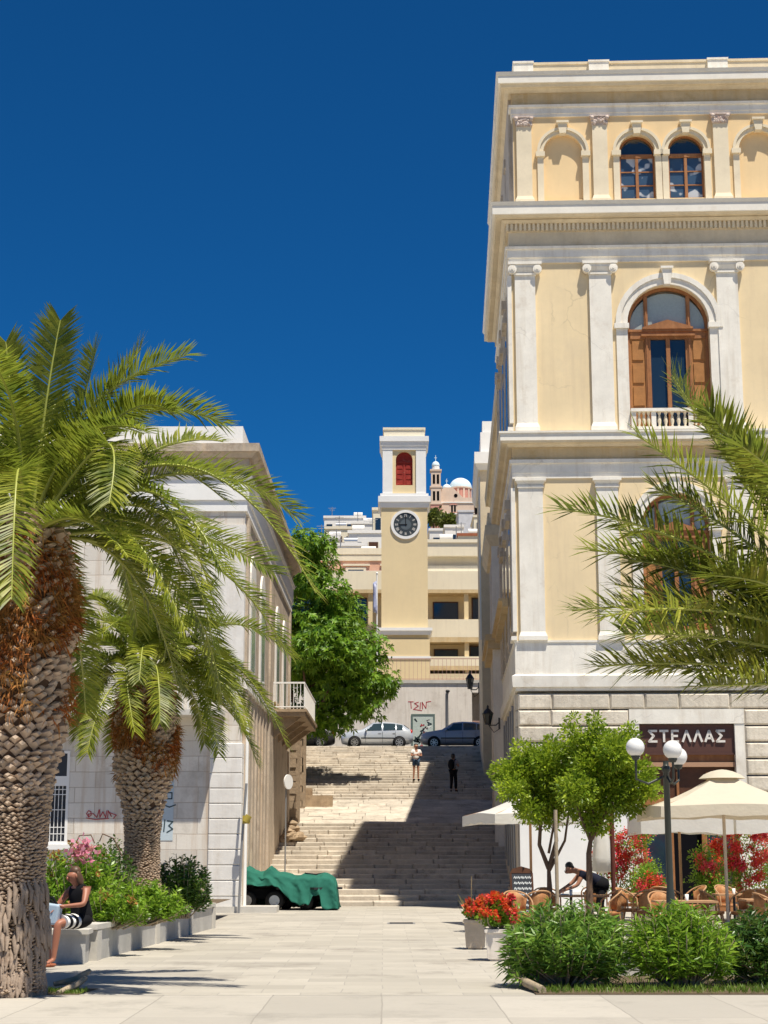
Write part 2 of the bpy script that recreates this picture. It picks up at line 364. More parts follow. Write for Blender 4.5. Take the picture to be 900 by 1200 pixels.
MT['clockdark']=plain('clock_dark',(.035,.045,.05),rough=.5)
MT['clockgrey']=plain('clock_grey',(.09,.11,.12),rough=.5)
MT['flag']=plain('flag_blue',(.05,.12,.40),rough=.9)
MT['sign']=plain('sign_brown',(.085,.032,.02),rough=.55,var=.15)
MT['signbeam']=plain('sign_beam',(.42,.24,.14),rough=.6)
MT['letter']=plain('letter_white',(.72,.68,.62),rough=.4)
MT['pinkiron']=plain('pink_iron',(.50,.30,.24),rough=.6)
MT['yellowbox']=plain('ochre_box',(.42,.32,.05),rough=.5)
SKY_ALT,SKY_AIR,SKY_DUST,SKY_OZ,SKY_STR,SUN_E,EXPO,SKY_TINT=3000,1.0,.2,4.0,.085,5.0,.38,(.07,.50,.82,1)
# ================================================================== TOWN HALL (right)
TA=-math.atan(.0407)
TH=thing('town_hall','yellow neoclassical building with white pilasters, arched windows and stone cornices on the right','building',(3.866,47,0),TA)
W,D=13.3,11.5
PX0,PX1=.10,.74
def mirr(l): return l+[tuple([x+6.0 for x in t]) for t in l]
# --- walls, floor by floor
w=MB()
AO=[(4.73,2.46,13.97,17.28,True),(10.73,2.46,13.97,17.28,True)]
w.wall_open(0,W,13.9,19.3,AO,0,.45)
MO=[(4.73,2.0,7.95,11.05,True),(10.73,2.0,7.95,11.05,True)]
w.wall_open(0,W,7.6,12.9,MO,0,.4)
w.build('wall',MT['yellow'],TH)
w=MB()
TO=[]
for k in (0,6.02):
    TO+=[(1.68+k,1.2,21.32,22.88,True),(3.97+k,1.1,21.32,22.88,True),(5.47+k,1.1,21.32,22.88,True)]
w.wall_open(.15,W,21.15,24.2,TO,0,.3)
w.build('attic_wall',MT['niche'],TH)
for cx in (1.68,7.70):
    n=MB(); n.box(cx-.62,cx+.62,.12,.2,21.3,23.52); n.build('blind_niche',MT['niche'],TH)
b=MB()
b.box(.004,W,.42,D,0,6.2); b.box(.004,W,.46,D,6.7,13.5); b.box(.004,W,.5,D,13.95,20.2); b.box(.02,W,.4,D,21.2,25)
# thin side skins
b.box(0,.42,.004,D,6.7,13.5); b.box(0,.42,.004,D,13.95,20.2); b.box(.14,.42,.004,D,21.2,25)
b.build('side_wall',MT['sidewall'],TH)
# --- cornices as one part each
def cornice(name,mat,layers,x0=0,y0=0,x1=W,y1=D):
    c=MB()
    for (z0,p0,z1,p1) in layers: c.frus(x0,x1,y0,y1,z0,z1,p0,p1)
    return c.build(name,mat,TH)
cornice('ledge',MT['marble'],[(6.20,.05,6.30,.05),(6.302,.14,6.62,.16),(6.622,.16,6.68,.06)])
cornice('pedestal_band',MT['marble'],[(6.682,.055,7.60,.055),(7.602,.085,7.66,.085)])
cornice('architrave',MT['marble'],[(12.50,.05,12.66,.05),(12.662,.06,12.95,.06),(12.952,.12,13.06,.13)])
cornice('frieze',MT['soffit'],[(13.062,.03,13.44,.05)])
cornice('cornice',MT['cornice'],[(13.442,.16,13.52,.22),(13.522,.36,13.58,.38)])
cornice('fascia',MT['fascia'],[(13.582,.40,13.80,.40),(13.802,.44,13.86,.44),(13.862,.44,13.93,.10)])
cornice('architrave',MT['marble'],[(19.26,.05,19.42,.05),(19.422,.09,19.68,.09),(19.682,.14,19.76,.16)])
cornice('frieze',MT['cornice'],[(19.762,.04,20.26,.04)])
cornice('cornice',MT['cornice'],[(20.262,.10,20.28,.10),(20.50,.16,20.58,.26),(20.60,.42,20.66,.46)])
cornice('fascia',MT['fascia'],[(20.662,.54,20.94,.54),(20.942,.55,21.04,.60),(21.042,.60,21.16,.08)])
dn=MB(); dn.frus(0,W,0,D,20.278,20.498,.07,.07)
x=-.12
while x<W: dn.box(x,x+.075,-.15,-.071,20.285,20.495); x+=.135
y=.1
while y<D: dn.box(-.15,-.071,y,y+.075,20.285,20.495); y+=.135
dn.build('dentil_band',MT['trimwarm'],TH)
cornice('architrave',MT['marble'],[(24.06,.04,24.16,.04),(24.162,.06,24.36,.06),(24.362,.11,24.44,.13)],x0=.15)
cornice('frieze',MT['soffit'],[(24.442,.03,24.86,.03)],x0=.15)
cornice('cornice',MT['cornice'],[(24.862,.08,24.95,.20),(24.952,.30,25.05,.34)],x0=.1)
cornice('fascia',MT['fascia'],[(25.052,.40,25.30,.40),(25.302,.42,25.40,.46),(25.402,.46,25.47,.05)],x0=.1)
pa=MB(); pa.box(.28,W,.05,D,25.472,25.86); pa.box(.26,W,.02,D,25.862,25.94)
pa.build('parapet',MT['cornice'],TH)
for x in (.2,2.56,6.26,8.86,12.3):
    q=MB(); q.box(x,x+.62,-.03,.6,25.475,25.90); q.box(x-.02,x+.64,-.06,.62,25.902,25.955); q.build('parapet_block',MT['marble'],TH)
# --- pilasters
def pilaster(x0,x1,zb,zt,mat,kind,side=None):
    M=None
    p=MB(); d=.10
    p.box(x0,x1,-d,.02,zb+.26,zt)
    p.box(x0-.06,x1+.06,-d-.06,.01,zb,zb+.12); p.frus(x0,x1,-d,.0,zb+.122,zb+.258,.05,.0)
    if side: p.box(-d,.02,-d,.62,zb+.262,zt-.002); p.box(-d-.06,.01,-d-.06,.66,zb+.002,zb+.118)
    o=p.build('pilaster',mat,TH)
    c=MB()
    if kind=='ionic':
        c.box(x0-.03,x1+.03,-d-.05,.0,zt+.003,zt+.07)
        c.frus(x0,x1,-d,.0,zt+.072,zt+.22,.02,.09)
        c.box(x0-.05,x1+.05,-d-.10,.0,zt+.222,zt+.315)
        for xx in (x0-.07,x1+.07):
            Mx=Matrix.Translation((xx,-d-.05,zt+.17))
            c.add(*cyl_y(.135,.16),False,Mx); c.add(*cyl_y(.085,.20),False,Mx); c.add(*cyl_y(.035,.24),False,Mx)
        c.box(x0-.20,x1+.20,-d-.14,.0,zt+.318,zt+.405)
        m=MT['marble']
    elif kind=='plain':
        c.box(x0-.03,x1+.03,-d-.04,.0,zt+.003,zt+.08); c.frus(x0,x1,-d,.0,zt+.082,zt+.2,.0,.07); c.box(x0-.1,x1+.1,-d-.1,.0,zt+.202,zt+.29); m=MT['marble']
    else:
        c.frus(x0,x1,-d,.0,zt+.003,zt+.27,.0,.05)
        for k in range(26):
            c.ball((random.uniform(x0,x1),-d-.03,zt+random.uniform(.03,.25)),(.05,.045,.055),6,4)
        for xx in (x0,x1): c.add(*cyl_y(.06,.14),True,Matrix.Translation((xx,-d-.04,zt+.23)))
        c.box(x0-.08,x1+.08,-d-.08,.0,zt+.272,zt+.325); m=MT['capital']
    c.build('capital',m,o)
def cyl_y(r,l,n=14):
    vs=[(r*math.cos(2*PI*i/n),-l/2,r*math.sin(2*PI*i/n)) for i in range(n)]+[(r*math.cos(2*PI*i/n),l/2,r*math.sin(2*PI*i/n)) for i in range(n)]
    return vs,[tuple(range(n)),tuple(range(2*n-1,n-1,-1))]+[(i,n+i,n+(i+1)%n,(i+1)%n) for i in range(n)]
for (a,bb) in [(.12,.74),(2.38,3.04),(6.22,6.86),(8.38,9.04),(12.22,12.86)]: pilaster(a,bb,13.94,18.84,MT['marble'],'ionic',a<.2)
for (a,bb) in [(.12,.84),(2.42,3.06),(6.30,6.98),(8.42,9.06),(12.3,12.98)]: pilaster(a,bb,7.66,12.20,MT['marble'],'plain',a<.2)
for (a,bb) in [(.25,.72),(2.60,3.06),(6.32,6.78),(8.62,9.08),(12.34,12.8)]: pilaster(a,bb,21.17,23.72,MT['trimwarm'],'leafy',False)
# --- arch surrounds
def surround(cx,r,zs,zb,bw,mat,key=True,imp=True,jamb=True):
    s_=MB()
    s_.arcband(cx,zs,r,r+bw*.55,-.07,.05); s_.arcband(cx,zs,r+bw*.55+.003,r+bw,-.12,.05)
    if jamb:
        for sg in (-1,1):
            a,b2=sorted((cx+sg*r,cx+sg*(r+bw*.95))); s_.box(a,b2,-.055,.05,zb,zs-.16)
    if imp:
        for sg in (-1,1):
            a,b2=sorted((cx+sg*(r-.04),cx+sg*(r+bw+.04))); s_.box(a,b2,-.13,.05,zs-.158,zs-.002)
    o=s_.build('arch_surround',mat,TH)
    if key:
        k=MB(); t=zs+r
        k.prism([(cx-.10,t-.03),(cx+.10,t-.03),(cx+.15,t+bw+.1),(cx-.15,t+bw+.1)],-.19,.04); k.box(cx-.19,cx+.19,-.24,.04,t+bw+.102,t+bw+.17)
        k.build('keystone',mat,o)
for cx,r,zs,zb,bw in [(4.73,1.23,17.28,13.95,.36),(10.73,1.23,17.28,13.95,.36)]: surround(cx,r,zs,zb,bw,MT['marble'])
for cx in (4.73,10.73): surround(cx,1.0,11.05,7.7,.32,MT['marble'])
for cx,r in [(1.68,.60),(3.97,.55),(5.47,.55),(7.70,.60),(9.99,.55),(11.49,.55)]: surround(cx,r,22.88,21.2,.20,MT['trimwarm'])
# --- windows
def bigwin(cx,zb,zs,r,y,fullfan=True,label=None):
    f=MB(); t=.07
    f.arcband(cx,zs,r-.1,r-.003,y,y+.1)
    for sg in (-1,1):
        a,b2=sorted((cx+sg*(r-.003),cx+sg*(r-.1))); f.box(a,b2,y,y+.1,zb,zs)
        m_=cx+sg*r*.52; f.box(m_-.055,m_+.055,y-.03,y+.1,zb,zs+math.sqrt(max(0,(r-.1)**2-(r*.52)**2)))
        f.box(m_-.02-sg*.0,m_+.02,y-.06,y-.03,zb,zs+.6)
    f.box(cx-r+.1,cx+r-.1,y-.04,y+.1,zs-.42,zs-.20); f.box(cx-r+.05,cx+r-.05,y-.08,y+.08,zs-.2,zs-.13)
    f.box(cx-r*.46,cx+r*.46,y-.02,y+.1,zb,zb+.12)
    f.box(cx-.06,cx+.06,y-.03,y+.1,zb,zs-.42)
    for sg in (-1,1):
        m_=cx+sg*r*.46; f.box(m_-.04,m_+.04,y-.01,y+.1,zb+.121,zs-.421)
    # little pediment
    f.prism([(cx-r*.62,zs-.127),(cx+r*.62,zs-.127),(cx+r*.62,zs-.07),(cx,zs+.16),(cx-r*.62,zs-.07)],y-.12,y+.05)
    f.box(cx-r*.66,cx+r*.66,y-.15,y-.02,zs-.36,zs-.30)
    w_=f.build('window',MT['wood'],TH)
    g=MB(); g.box(cx-r*.46,cx+r*.46,y+.06,y+.08,zb+.1,zs-.4); g.build('pane',MT['glass'],w_)
    g=MB(); g.halfdisc(cx,zs-.1,r-.08,y+.06,y+.08); g.build('fanlight',MT['glasspale'],w_)
    s_=MB()
    for sg in (-1,1):
        a,b2=sorted((cx+sg*r*.57,cx+sg*(r-.1))); s_.box(a,b2,y+.01,y+.05,zb,zs-.42)
        h=(zs-.42-zb)/4
        for k in range(4): s_.box(a+.05,b2-.05,y-.02,y+.008,zb+h*k+.06,zb+h*(k+1)-.06)
    s_.build('shutter',MT['shutter'],w_)
bigwin(4.73,14.0,17.28,1.23,.22); bigwin(10.73,14.0,17.28,1.23,.22)
bigwin(4.73,7.97,11.05,1.0,.2); bigwin(10.73,7.97,11.05,1.0,.2)
def smallwin(cx):
    zb,zs,r,y=21.33,22.88,.55,.16
    f=MB()
    f.arcband(cx,zs,r-.06,r-.003,y,y+.08)
    f.box(cx-r+.06,cx+r-.06,y-.03,y+.08,zs-.16,zs-.05)
    for sg in (-1,1):
        a,b2=sorted((cx+sg*(r-.003),cx+sg*(r-.055))); f.box(a,b2,y,y+.08,zb,zs-.05)
    f.box(cx-.045,cx+.045,y-.02,y+.08,zb,zs-.16); f.box(cx-r+.06,cx+r-.06,y-.005,y+.08,zb,zb+.06)
    for zz in (22.25,21.8): f.box(cx-r+.06,cx+r-.06,y+.015,y+.05,zz,zz+.03)
    w_=f.build('window',MT['wood'],TH)
    g=MB(); g.box(cx-r+.04,cx+r-.04,y+.051,y+.065,zb,zs-.1); g.build('pane',MT['glass2'],w_)
    g=MB(); g.halfdisc(cx,zs-.1,r-.04,y+.05,y+.07); g.build('fanlight',MT['glass'],w_)
# attic pane glass: whitish sky reflection painted into the colour as pale patches
m,nt,N,L,P=_new('painted_reflection_glass')
tc=N.new('ShaderNodeTexCoord').outputs['Object']
c=mixn(nt,ramp(nt,noisen(nt,tc,1.5,2,.5),.53,.56),(.05,.09,.15),(.50,.54,.58))
L.new(c,P.inputs['Base Color']); P.inputs['Roughness'].default_value=.08; P.inputs['Specular IOR Level'].default_value=.7
MT['glass2']=m
for cx in (3.97,5.47,9.99,11.49): smallwin(cx)
# --- balustrade under the big windows
def balustrade(cx,zb):
    b=MB()
    b.box(cx-1.22,cx+1.22,-.20,.0,zb,zb+.08); b.box(cx-1.22,cx+1.22,-.22,.02,zb+.55,zb+.64)
    for xx in (cx-1.14,cx-.55,cx+.55,cx+1.14): b.box(xx-.07,xx+.07,-.17,-.03,zb+.08,zb+.55)
    o=b.build('balustrade',MT['marble'],TH)
    for k,xx in enumerate([-.98,-.84,-.70,-.38,-.19,0,.19,.38,.70,.84,.98]):
        q=MB(); q.lathe([(.05,.08),(.03,.14),(.062,.26),(.055,.33),(.025,.44),(.05,.5),(.05,.55)],cx+xx,-.1,8)
        for i,v in enumerate(q.v): q.v[i]=(v[0],v[1],v[2]+zb)
        q.build('baluster',MT['trimwarm'],o)
balustrade(4.73,13.94); balustrade(10.73,13.94)
# --- rusticated ground floor with shop front opening
rb=MB(); dx0,dx1,dz=3.18,6.46,5.36
z=2.85; row=0
while z<6.1:
    h=.47; 
    for (a,b2) in ((0,dx0),(dx1,W)):
        if z>dz: a,b2=(0,W) if a==0 else (0,0)
        x=a
        while x<b2-.05:
            l=min(random.uniform(.9,2.1),b2-x)
            if b2-(x+l)<.5: l=b2-x
            top=min(z+h-.03,6.19)
            rb.cbox(x+.006,x+l-.006,-.09+random.uniform(-.015,.015),.3,z,top,.05); x+=l
    z+=h; row+=1
for k in range(7):   # corner blocks down the street side
    zz=2.85+k*.47
    if zz<6.1: rb.box(-.07,.2,.3,1.1+.4*(k%2),zz,min(zz+.44,6.19))
rb.build('rusticated_base',MT['rustic'],TH)
lw=MB()
lw.box(0,dx0,-.05,.3,0,2.83); lw.box(dx1,W,-.05,.3,0,2.83); lw.box(-.1,dx0-.004,-.12,.3,0,.55); lw.box(dx1+.004,W,-.12,.3,0,.55)
lw.build('dado',MT['white'],TH)
sd=MB()
for k in range(9): sd.box(-.05,.0,.35+k*1.22,.35+k*1.22+1.19,.55,5.9)
sd.box(-.12,.0,.31,D,0,.55)
sd.build('side_base',MT['sidewall'],TH)
fr=MB(); fr.box(dx0+.002,3.46,-.06,.42,0,5.24); fr.box(6.18,dx1-.002,-.06,.42,0,5.24); fr.box(dx0+.002,dx1-.002,-.08,.42,5.242,5.655)
fr.build('door_surround',MT['marble'],TH)
# shop front
sf=MB()
sf.box(3.462,6.178,.18,.24,4.05,5.238)
sf.box(3.462,6.178,.15,.26,2.9,3.15)
for x in (3.462,4.22,5.16,6.02): sf.box(x,x+.14,.12,.26,0,2.9)
for x in (3.7,4.5,5.35): sf.box(x,x+.07,.17,.22,3.152,3.88)
sf.box(3.6,4.22,.14,.24,0,.75); sf.box(5.3,6.02,.14,.24,0,.75)
door=sf.build('shop_front',MT['wood'],TH)
q=MB(); q.box(3.46,6.18,.245,.26,3.1,4.2); q.build('transom',MT['wooddark'],door)
q=MB(); q.box(3.47,6.17,.05,.17,4.02,4.15); q.build('beam',MT['signbeam'],door)
for a_,b_ in ((3.6,4.22),(5.3,6.02)):
    q=MB(); q.box(a_,b_,.2,.22,.75,2.9); q.build('shop_window',MT['glass'],door)
q=MB(); q.box(4.3,5.2,.30,.34,0,2.92); q.build('doorway',MT['blackopen'],door)
# shop sign, fixed over the door
SG=thing('shop_sign','dark brown wooden shop sign reading ΣΤΕΛΛΑΣ above the cafe doorway','sign',(3.866,47,0),TA)
q=MB(); q.box(3.47,6.17,.06,.12,4.42,5.22); q.box(3.47,6.17,.03,.1,4.36,4.42); q.build('sign_board',MT['sign'],SG)
G={'S':[[(.8,1),(.02,1),(.5,.52),(.02,0),(.8,0)]],'T':[[(0,1),(.8,1)],[(.4,1),(.4,0)]],'E':[[(.7,1),(.08,1),(.08,0),(.7,0)],[(.08,.52),(.6,.52)]],
   'L':[[(0,0),(.4,1),(.8,0)]],'A':[[(0,0),(.4,1),(.8,0)],[(.17,.3),(.63,.3)]]}
for i,ch in enumerate('STELLAS'):
    l=MB()
    for st in G[ch]: l.stroke([(3.74+i*.322+a*.275,4.74+b_*.30) for a,b_ in st],.062,.015,.057)
    l.build('letter',MT['letter'],SG)
# --- street side features on the town hall (seen almost edge on)
for (zb,zt) in ((7.7,12.2),(14.0,18.8),(21.2,23.7)):
    off=.14 if zb>20 else 0
    for yy in (3.0,6.0,9.0,11.0): sp=MB(); sp.box(off-.12,off+.02,yy,yy+.45,zb,zt); sp.box(off-.18,off+.0,yy-.06,yy+.51,zt,zt+.3); sp.build('side_pilaster',MT['sidewall'],TH)
for zb,h in ((8.2,3.2),(14.4,3.3)):
    for yy in (1.5,4.6,7.6):
        q=MB(); q.box(-.10,.0,yy-.12,yy+1.1,zb-.1,zb+h+.1); q.box(-.22,.0,yy-.2,yy+1.18,zb+h+.1,zb+h+.28); s0=q.build('side_window',MT['sidewall'],TH)
        q=MB(); q.box(-.105,-.095,yy,yy+.98,zb,zb+h); q.build('pane',MT['glass'],s0)
q=MB()
pts=[]
for i in range(16):
    yy=3+i*.56; q.box(-.42,.0,yy,yy+.55,9.3,9.38); q.box(-.3,.0,yy,yy+.55,9.12,9.298)
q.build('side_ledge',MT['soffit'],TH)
for k in range(5): q=MB(); q.tube([(-.10,1.2+k*1.9,.6+k*.2),(-.12,1.25+k*1.9,3),(-.10,1.5+k*1.9,5.9)],.035,6); q.build('drain_pipe',MT['grey'],TH)

# ================================================================== WING behind the town hall
WG=thing('stone_wing','lower shaded wing behind the town hall rising along the stairs, with projecting pilaster bay','building',(3.866+.0407*11.6,58.6,0),TA)
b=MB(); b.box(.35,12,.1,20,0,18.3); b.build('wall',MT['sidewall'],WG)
b=MB(); b.frus(.35,12,.1,20,18.302,18.5,.1,.35); b.frus(.35,12,.1,20,18.502,18.95,.45,.5); b.frus(.35,12,.1,20,18.952,19.1,.5,.2); b.build('cornice',MT['cornice'],WG)
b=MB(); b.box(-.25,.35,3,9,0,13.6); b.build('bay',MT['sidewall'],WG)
b=MB(); b.box(-.32,.3,2.9,3.0,1,9.2); b.box(-.32,.3,2.88,3.0,9.75,13.2); b.build('bay_pilaster',MT['marble'],WG)
b=MB(); b.frus(-.25,.5,3,9,13.202,13.6,.12,.3); b.box(-.55,.5,2.7,9.3,13.602,14.0); b.box(-.45,.5,2.8,9.2,14.002,14.5); b.build('bay_cornice',MT['cornice'],WG)
b=MB(); b.box(-.5,.4,2.65,9.3,9.21,9.5); b.box(-.6,.4,2.55,9.4,9.502,9.74); b.build('bay_ledge',MT['soffit'],WG)
for k in range(3):
    q=MB(); q.box(.28,.35,11+k*3,12.2+k*3,11,13.5); s0=q.build('window_frame',MT['marble'],WG)
    q=MB(); q.box(.26,.279,11.1+k*3,12.1+k*3,11.1,13.4); q.build('pane',MT['glass'],s0)
WT=thing('upper_stone_house','narrow cream stone house with stepped white parapet rising behind the shaded wing','house',(3.866+.0407*33,80,0),TA)
b=MB(); b.box(-.35,9,0,9,0,20.6); b.build('wall',MT['cornice'],WT)
b=MB(); b.frus(-.35,9,0,9,20.602,20.9,.1,.25); b.box(-.62,9.2,-.3,9,20.902,21.5); b.box(-.3,9,0,9,21.5,22.6); b.box(-.2,9,.1,9,22.602,23.2); b.build('parapet',MT['white'],WT)
b=MB(); b.box(-.42,-.2,.2,.5,12,20.3); b.build('pilaster',MT['white'],WT)
# wall lamps
def lantern(name,label,loc,rz):
    t=thing(name,label,'lantern',loc,rz,None)
    q=MB(); q.tube([(0,0,-.25),(-.12,-.0,-.36),(-.38,0,-.36),(-.42,0,-.30)],.022,6); q.box(-.02,.02,-.08,.08,-.5,-.1); q.tube([(0,0,-.5),(-.2,0,-.62),(-.38,0,-.38)],.015,6); q.build('bracket',MT['black'],t)
    q=MB(); q.lathe([(.10,-.30),(.18,.05),(.18,.05)],-.42,0,6,False); q.build('lantern_glass',MT['carglass'],t)
    q=MB(); q.lathe([(.22,.05),(.10,.2),(.03,.26),(.05,.30),(.01,.38)],-.42,0,8,False); q.lathe([(.12,-.33),(.12,-.30)],-.42,0,6,False)
    for k in range(6):
        a=2*PI*k/6; q.tube([(-.42+.105*math.cos(a),.105*math.sin(a),-.3),(-.42+.185*math.cos(a),.185*math.sin(a),.05)],.012,4)
    q.build('cage',MT['black'],t); return t
p=at(585,838,59); lantern('wall_lantern','black iron wall lantern on the shaded pilaster beside the stairs',(p.x,p.y,p.z),R(-15))
p=at(561,797,92); lantern('wall_lantern','black iron lantern high on the corner above the dark hatchback',(p.x,p.y,p.z),R(-10)).scale=(1.2,1.2,1.5)

# ================================================================== STAIRS, STREET, GROUND
SL=.185
def stz(Y): return max(0,SL*(Y-51.5))
st=MB(); Y=51.5; z=0; rise=.155; tread=rise/SL
random.seed(3)
XL=lambda Y:-4.4; XR=lambda Y:3.9+.0407*(Y-47)+.3
k=0
while Y<91.2:
    nz=(k+1)*rise
    if 66.5<Y<72.2:   # paved ramp between the two flights
        Y+=tread;k+=1; continue
    x=XL(Y)
    while x<XR(Y):
        l=random.uniform(.7,2.2)
        if random.random()<.02: x+=.02
        jy=random.uniform(-.06,.06); jz=random.uniform(-.018,.012)
        st.cbox(x,x+l-.012,Y+jy,Y+tread+.25,nz-rise-.12,nz+jz,random.uniform(.015,.045)); x+=l
    Y+=tread;k+=1
struct(st.build('stone_steps',MT['steps'],None))
rp=MB(); y0,y1=66.3,72.9
for i in range(8):
    ya=y0+(y1-y0)*i/8; yb=y0+(y1-y0)*(i+1)/8
    x=-4.4
    while x<5.2:
        l=random.uniform(.8,1.9); j=random.uniform(-.01,.01)
        rp.add([(x,ya,stz(ya)+j+.05),(x+l-.02,ya,stz(ya)+j+.05),(x+l-.02,yb-.02,stz(yb)+j+.05),(x,yb-.02,stz(yb)+j+.05)],[(0,1,2,3)]); x+=l
rp.add([(-4.4,66,stz(66)-.05),(5.3,66,stz(66)-.05),(5.3,73.2,stz(73.2)-.02),(-4.4,73.2,stz(73.2)-.02)],[(0,1,2,3)])
struct(rp.build('ramp_paving',MT['steps'],None))
g=MB(); g.box(-40,40,91.0,98,7.0,7.42); struct(g.build('upper_road',MT['asphalt'],None))
g=MB(); g.add([(-60,-15,0),(60,-15,0),(60,51.9,0),(-60,51.9,0)],[(0,1,2,3)]); struct(g.build('plaza_paving',MT['pave'],None))
g=MB(); g.add([(-60,-15,.004),(60,-15,.004),(60,19.35,.004),(-60,19.35,.004)],[(0,1,2,3)]); g.box(-60,60,19.352,19.40,-.01,.006); struct(g.build('plaza_border',MT['pavebig'],None))
# terrain: one sheet out to the horizon, with the town hill
def hz(x,y):
    if y<98: return -.03
    if y<=330: h=11.2+(1.6+.158*330-11.2)*((y-98)/232)
    else: h=53.7+(104-53.7)*min(1,(y-330)/270)
    ridge=math.exp(-((x-25)/320)**2)
    h=11.2+(h-11.2)*ridge+15*math.exp(-((x-46)/22)**2-((min(y,600)-600)/90)**2)
    if y>620: h=h*max(0,1-(y-620)/500)
    return h+1.2*mn.noise(Vector((x*.02,y*.02,0)))*min(1,(y-98)/50)
ys=[-1500,-300,-60,0,60,97.9,98.1,110,125,140,160,185,210,240,280,320,370,430,500,560,600,640,700,800,1000,1500,3000]
xs=[-3000,-1500,-800,-500,-350,-250,-180,-130,-90,-60,-40,-20,0,20,40,60,90,130,180,250,350,500,800,1500,3000]
vs=[(x,y,hz(x,y)) for y in ys for x in xs]; nx=len(xs)
g=MB(); g.add(vs,[(j*nx+i,j*nx+i+1,(j+1)*nx+i+1,(j+1)*nx+i) for j in range(len(ys)-1) for i in range(nx-1)],True)
struct(g.build('hill',MT['earth'],None))

# ================================================================== LEFT BUILDING
LB=thing('weathered_building','whitewashed old corner building with stained ashlar walls, left of the stairs','building',(-4.03,46,0),R(-.5))
LW=16
b=MB(); b.wall_open(-LW,0,0,11.3,[(-5.27,.95,1.84,4.42,False),(-8.3,.95,1.84,4.42,False),(-11.6,.95,1.84,4.42,False)],0,.35)
b.build('wall',MT['ashl'],LB)
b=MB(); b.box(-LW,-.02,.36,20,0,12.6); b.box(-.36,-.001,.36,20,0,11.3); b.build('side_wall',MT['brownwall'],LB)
b=MB(); b.box(-.5,-.0005,.002,.36,0,11.3); b.build('corner_wall',MT['quoin'],LB)
b=MB(); z=.45
while z<4.6:
    b.cbox(-.86,.05,-.05,.5,z,z+.405,.02); z+=.42
b.box(-.9,.07,-.08,.6,0,.43); b.build('quoin',MT['quoin'],LB)
for a_,b_ in ((-1.2,.03),(-6.5,-5.3)):
    b=MB(); b.box(a_,b_,-.06,.3,6.9,10.9); b.build('pilaster',MT['quoin'],LB)
b=MB(); b.frus(-LW,0,0,20,11.3,11.62,.07,.07); b.frus(-LW,0,0,20,11.622,12.25,.12,.12); b.frus(-LW,0,0,20,12.252,12.34,.16,.2); b.build('architrave',MT['white'],LB)
b=MB(); b.frus(-LW,0,0,20,12.342,12.86,.1,.1); b.frus(-LW,0,0,20,12.862,13.0,.2,.32); b.frus(-LW,0,0,20,13.002,13.24,.42,.42); b.build('cornice',MT['brownwall'],LB)
b=MB(); b.box(-LW,-.1,-.05,20,13.242,13.84); b.build('parapet',MT['white'],LB)
# barred window
for cx in (-5.27,-8.3,-11.6):
    f=MB()
    for x0,x1 in ((cx-.475,cx-.40),(cx+.40,cx+.475)): f.box(x0,x1,-.02,.06,1.84,4.42)
    f.box(cx-.40,cx+.40,-.02,.06,1.84,1.93); f.box(cx-.40,cx+.40,-.02,.06,3.45,3.72); f.box(cx-.40,cx+.40,-.02,.06,4.35,4.42)
    f.box(cx-.6,cx+.6,-.12,0,1.70,1.838)
    wn=f.build('window',MT['white'],LB)
    q=MB(); q.box(cx-.4,cx+.4,.07,.09,1.93,3.45); q.box(cx-.4,cx+.4,.0,.03,3.72,4.35); q.build('pane',MT['slateboard'],wn)
    q=MB()
    for i in range(7): q.box(cx-.34+i*.105,cx-.322+i*.105,.0,.02,1.93,3.45)
    for zz in (2.12,2.3,2.78,3.2,3.34): q.box(cx-.4,cx+.4,-.003,.017,zz,zz+.022)
    q.build('window_bars',MT['white'],wn)
# front balcony: casts the slanting shade on the wall
q=MB(); q.box(-11,-.45,-1.0,0,5.35,5.5); 
for x in (-10.5,-8,-5.5,-3,-.9): q.box(x,x+.16,-.7,0,5.1,5.349)
bl=q.build('front_balcony',MT['benchtop'],LB)
q=MB(); q.box(-11,-.5,-.97,-.93,6.35,6.4)
for i in range(70): q.box(-11+i*.15,-10.98+i*.15,-.96,-.94,5.5,6.35)
q.build('railing',MT['white'],bl)
# graffiti, kept as painted marks on the wall
pch=MB(); pch.box(-2.45,-1.85,-.013,0,1.95,3.6); pt=pch.build('painted_patch',plain('pale_blue_wash',(.50,.58,.62),rough=.9,var=.12),LB)
def scrawl(parent,mat,lines,x,z,s,y=-.02,w=.025,name='graffiti'):
    q=MB()
    for l in lines: q.stroke([(x+a*s,z+b_*s) for a,b_ in l],w,y-.004,y)
    return q.build(name,mat,parent)
scrawl(LB,MT['redink'],[[(.1,.2),(-.1,.5),(.1,.8),(.35,.7),(.4,.35),(.15,.15),(.1,.45),(.6,.5),(1.0,.1),(1.2,.9)],[(1.25,.9),(1.3,.1),(1.6,.7),(1.9,.1),(2.0,.8)],[(2.1,.1),(2.15,.8),(2.5,.2),(2.3,.6),(3.0,.35),(2.7,0)],[(-.1,.05),(.8,-.1),(2.2,.0)]],-4.25,2.55,.27,-.012,.022)
scrawl(LB,MT['blackink'],[[(0,.7),(.25,.95),(.4,.7),(.05,.1),(.45,.15)],[(1.0,.95),(.6,.9),(.6,.1),(.95,.1),(.95,.5),(.6,.5)],[(-.4,-.5),(.1,-.3),(.4,-.6),(.3,-.25),(.8,-.45),(1.2,-.3)]],-2.30,3.05,.42,-.014,.032)
scrawl(LB,MT['blackink'],[[(.3,.3),(.0,.5),(.25,.75),(.4,.5),(.3,0)],[(.6,.8),(.55,.1)],[(.75,.75),(1.1,.7),(.85,.45),(1.1,.25),(.75,.05)]],-2.35,2.15,.45,-.014,.035)
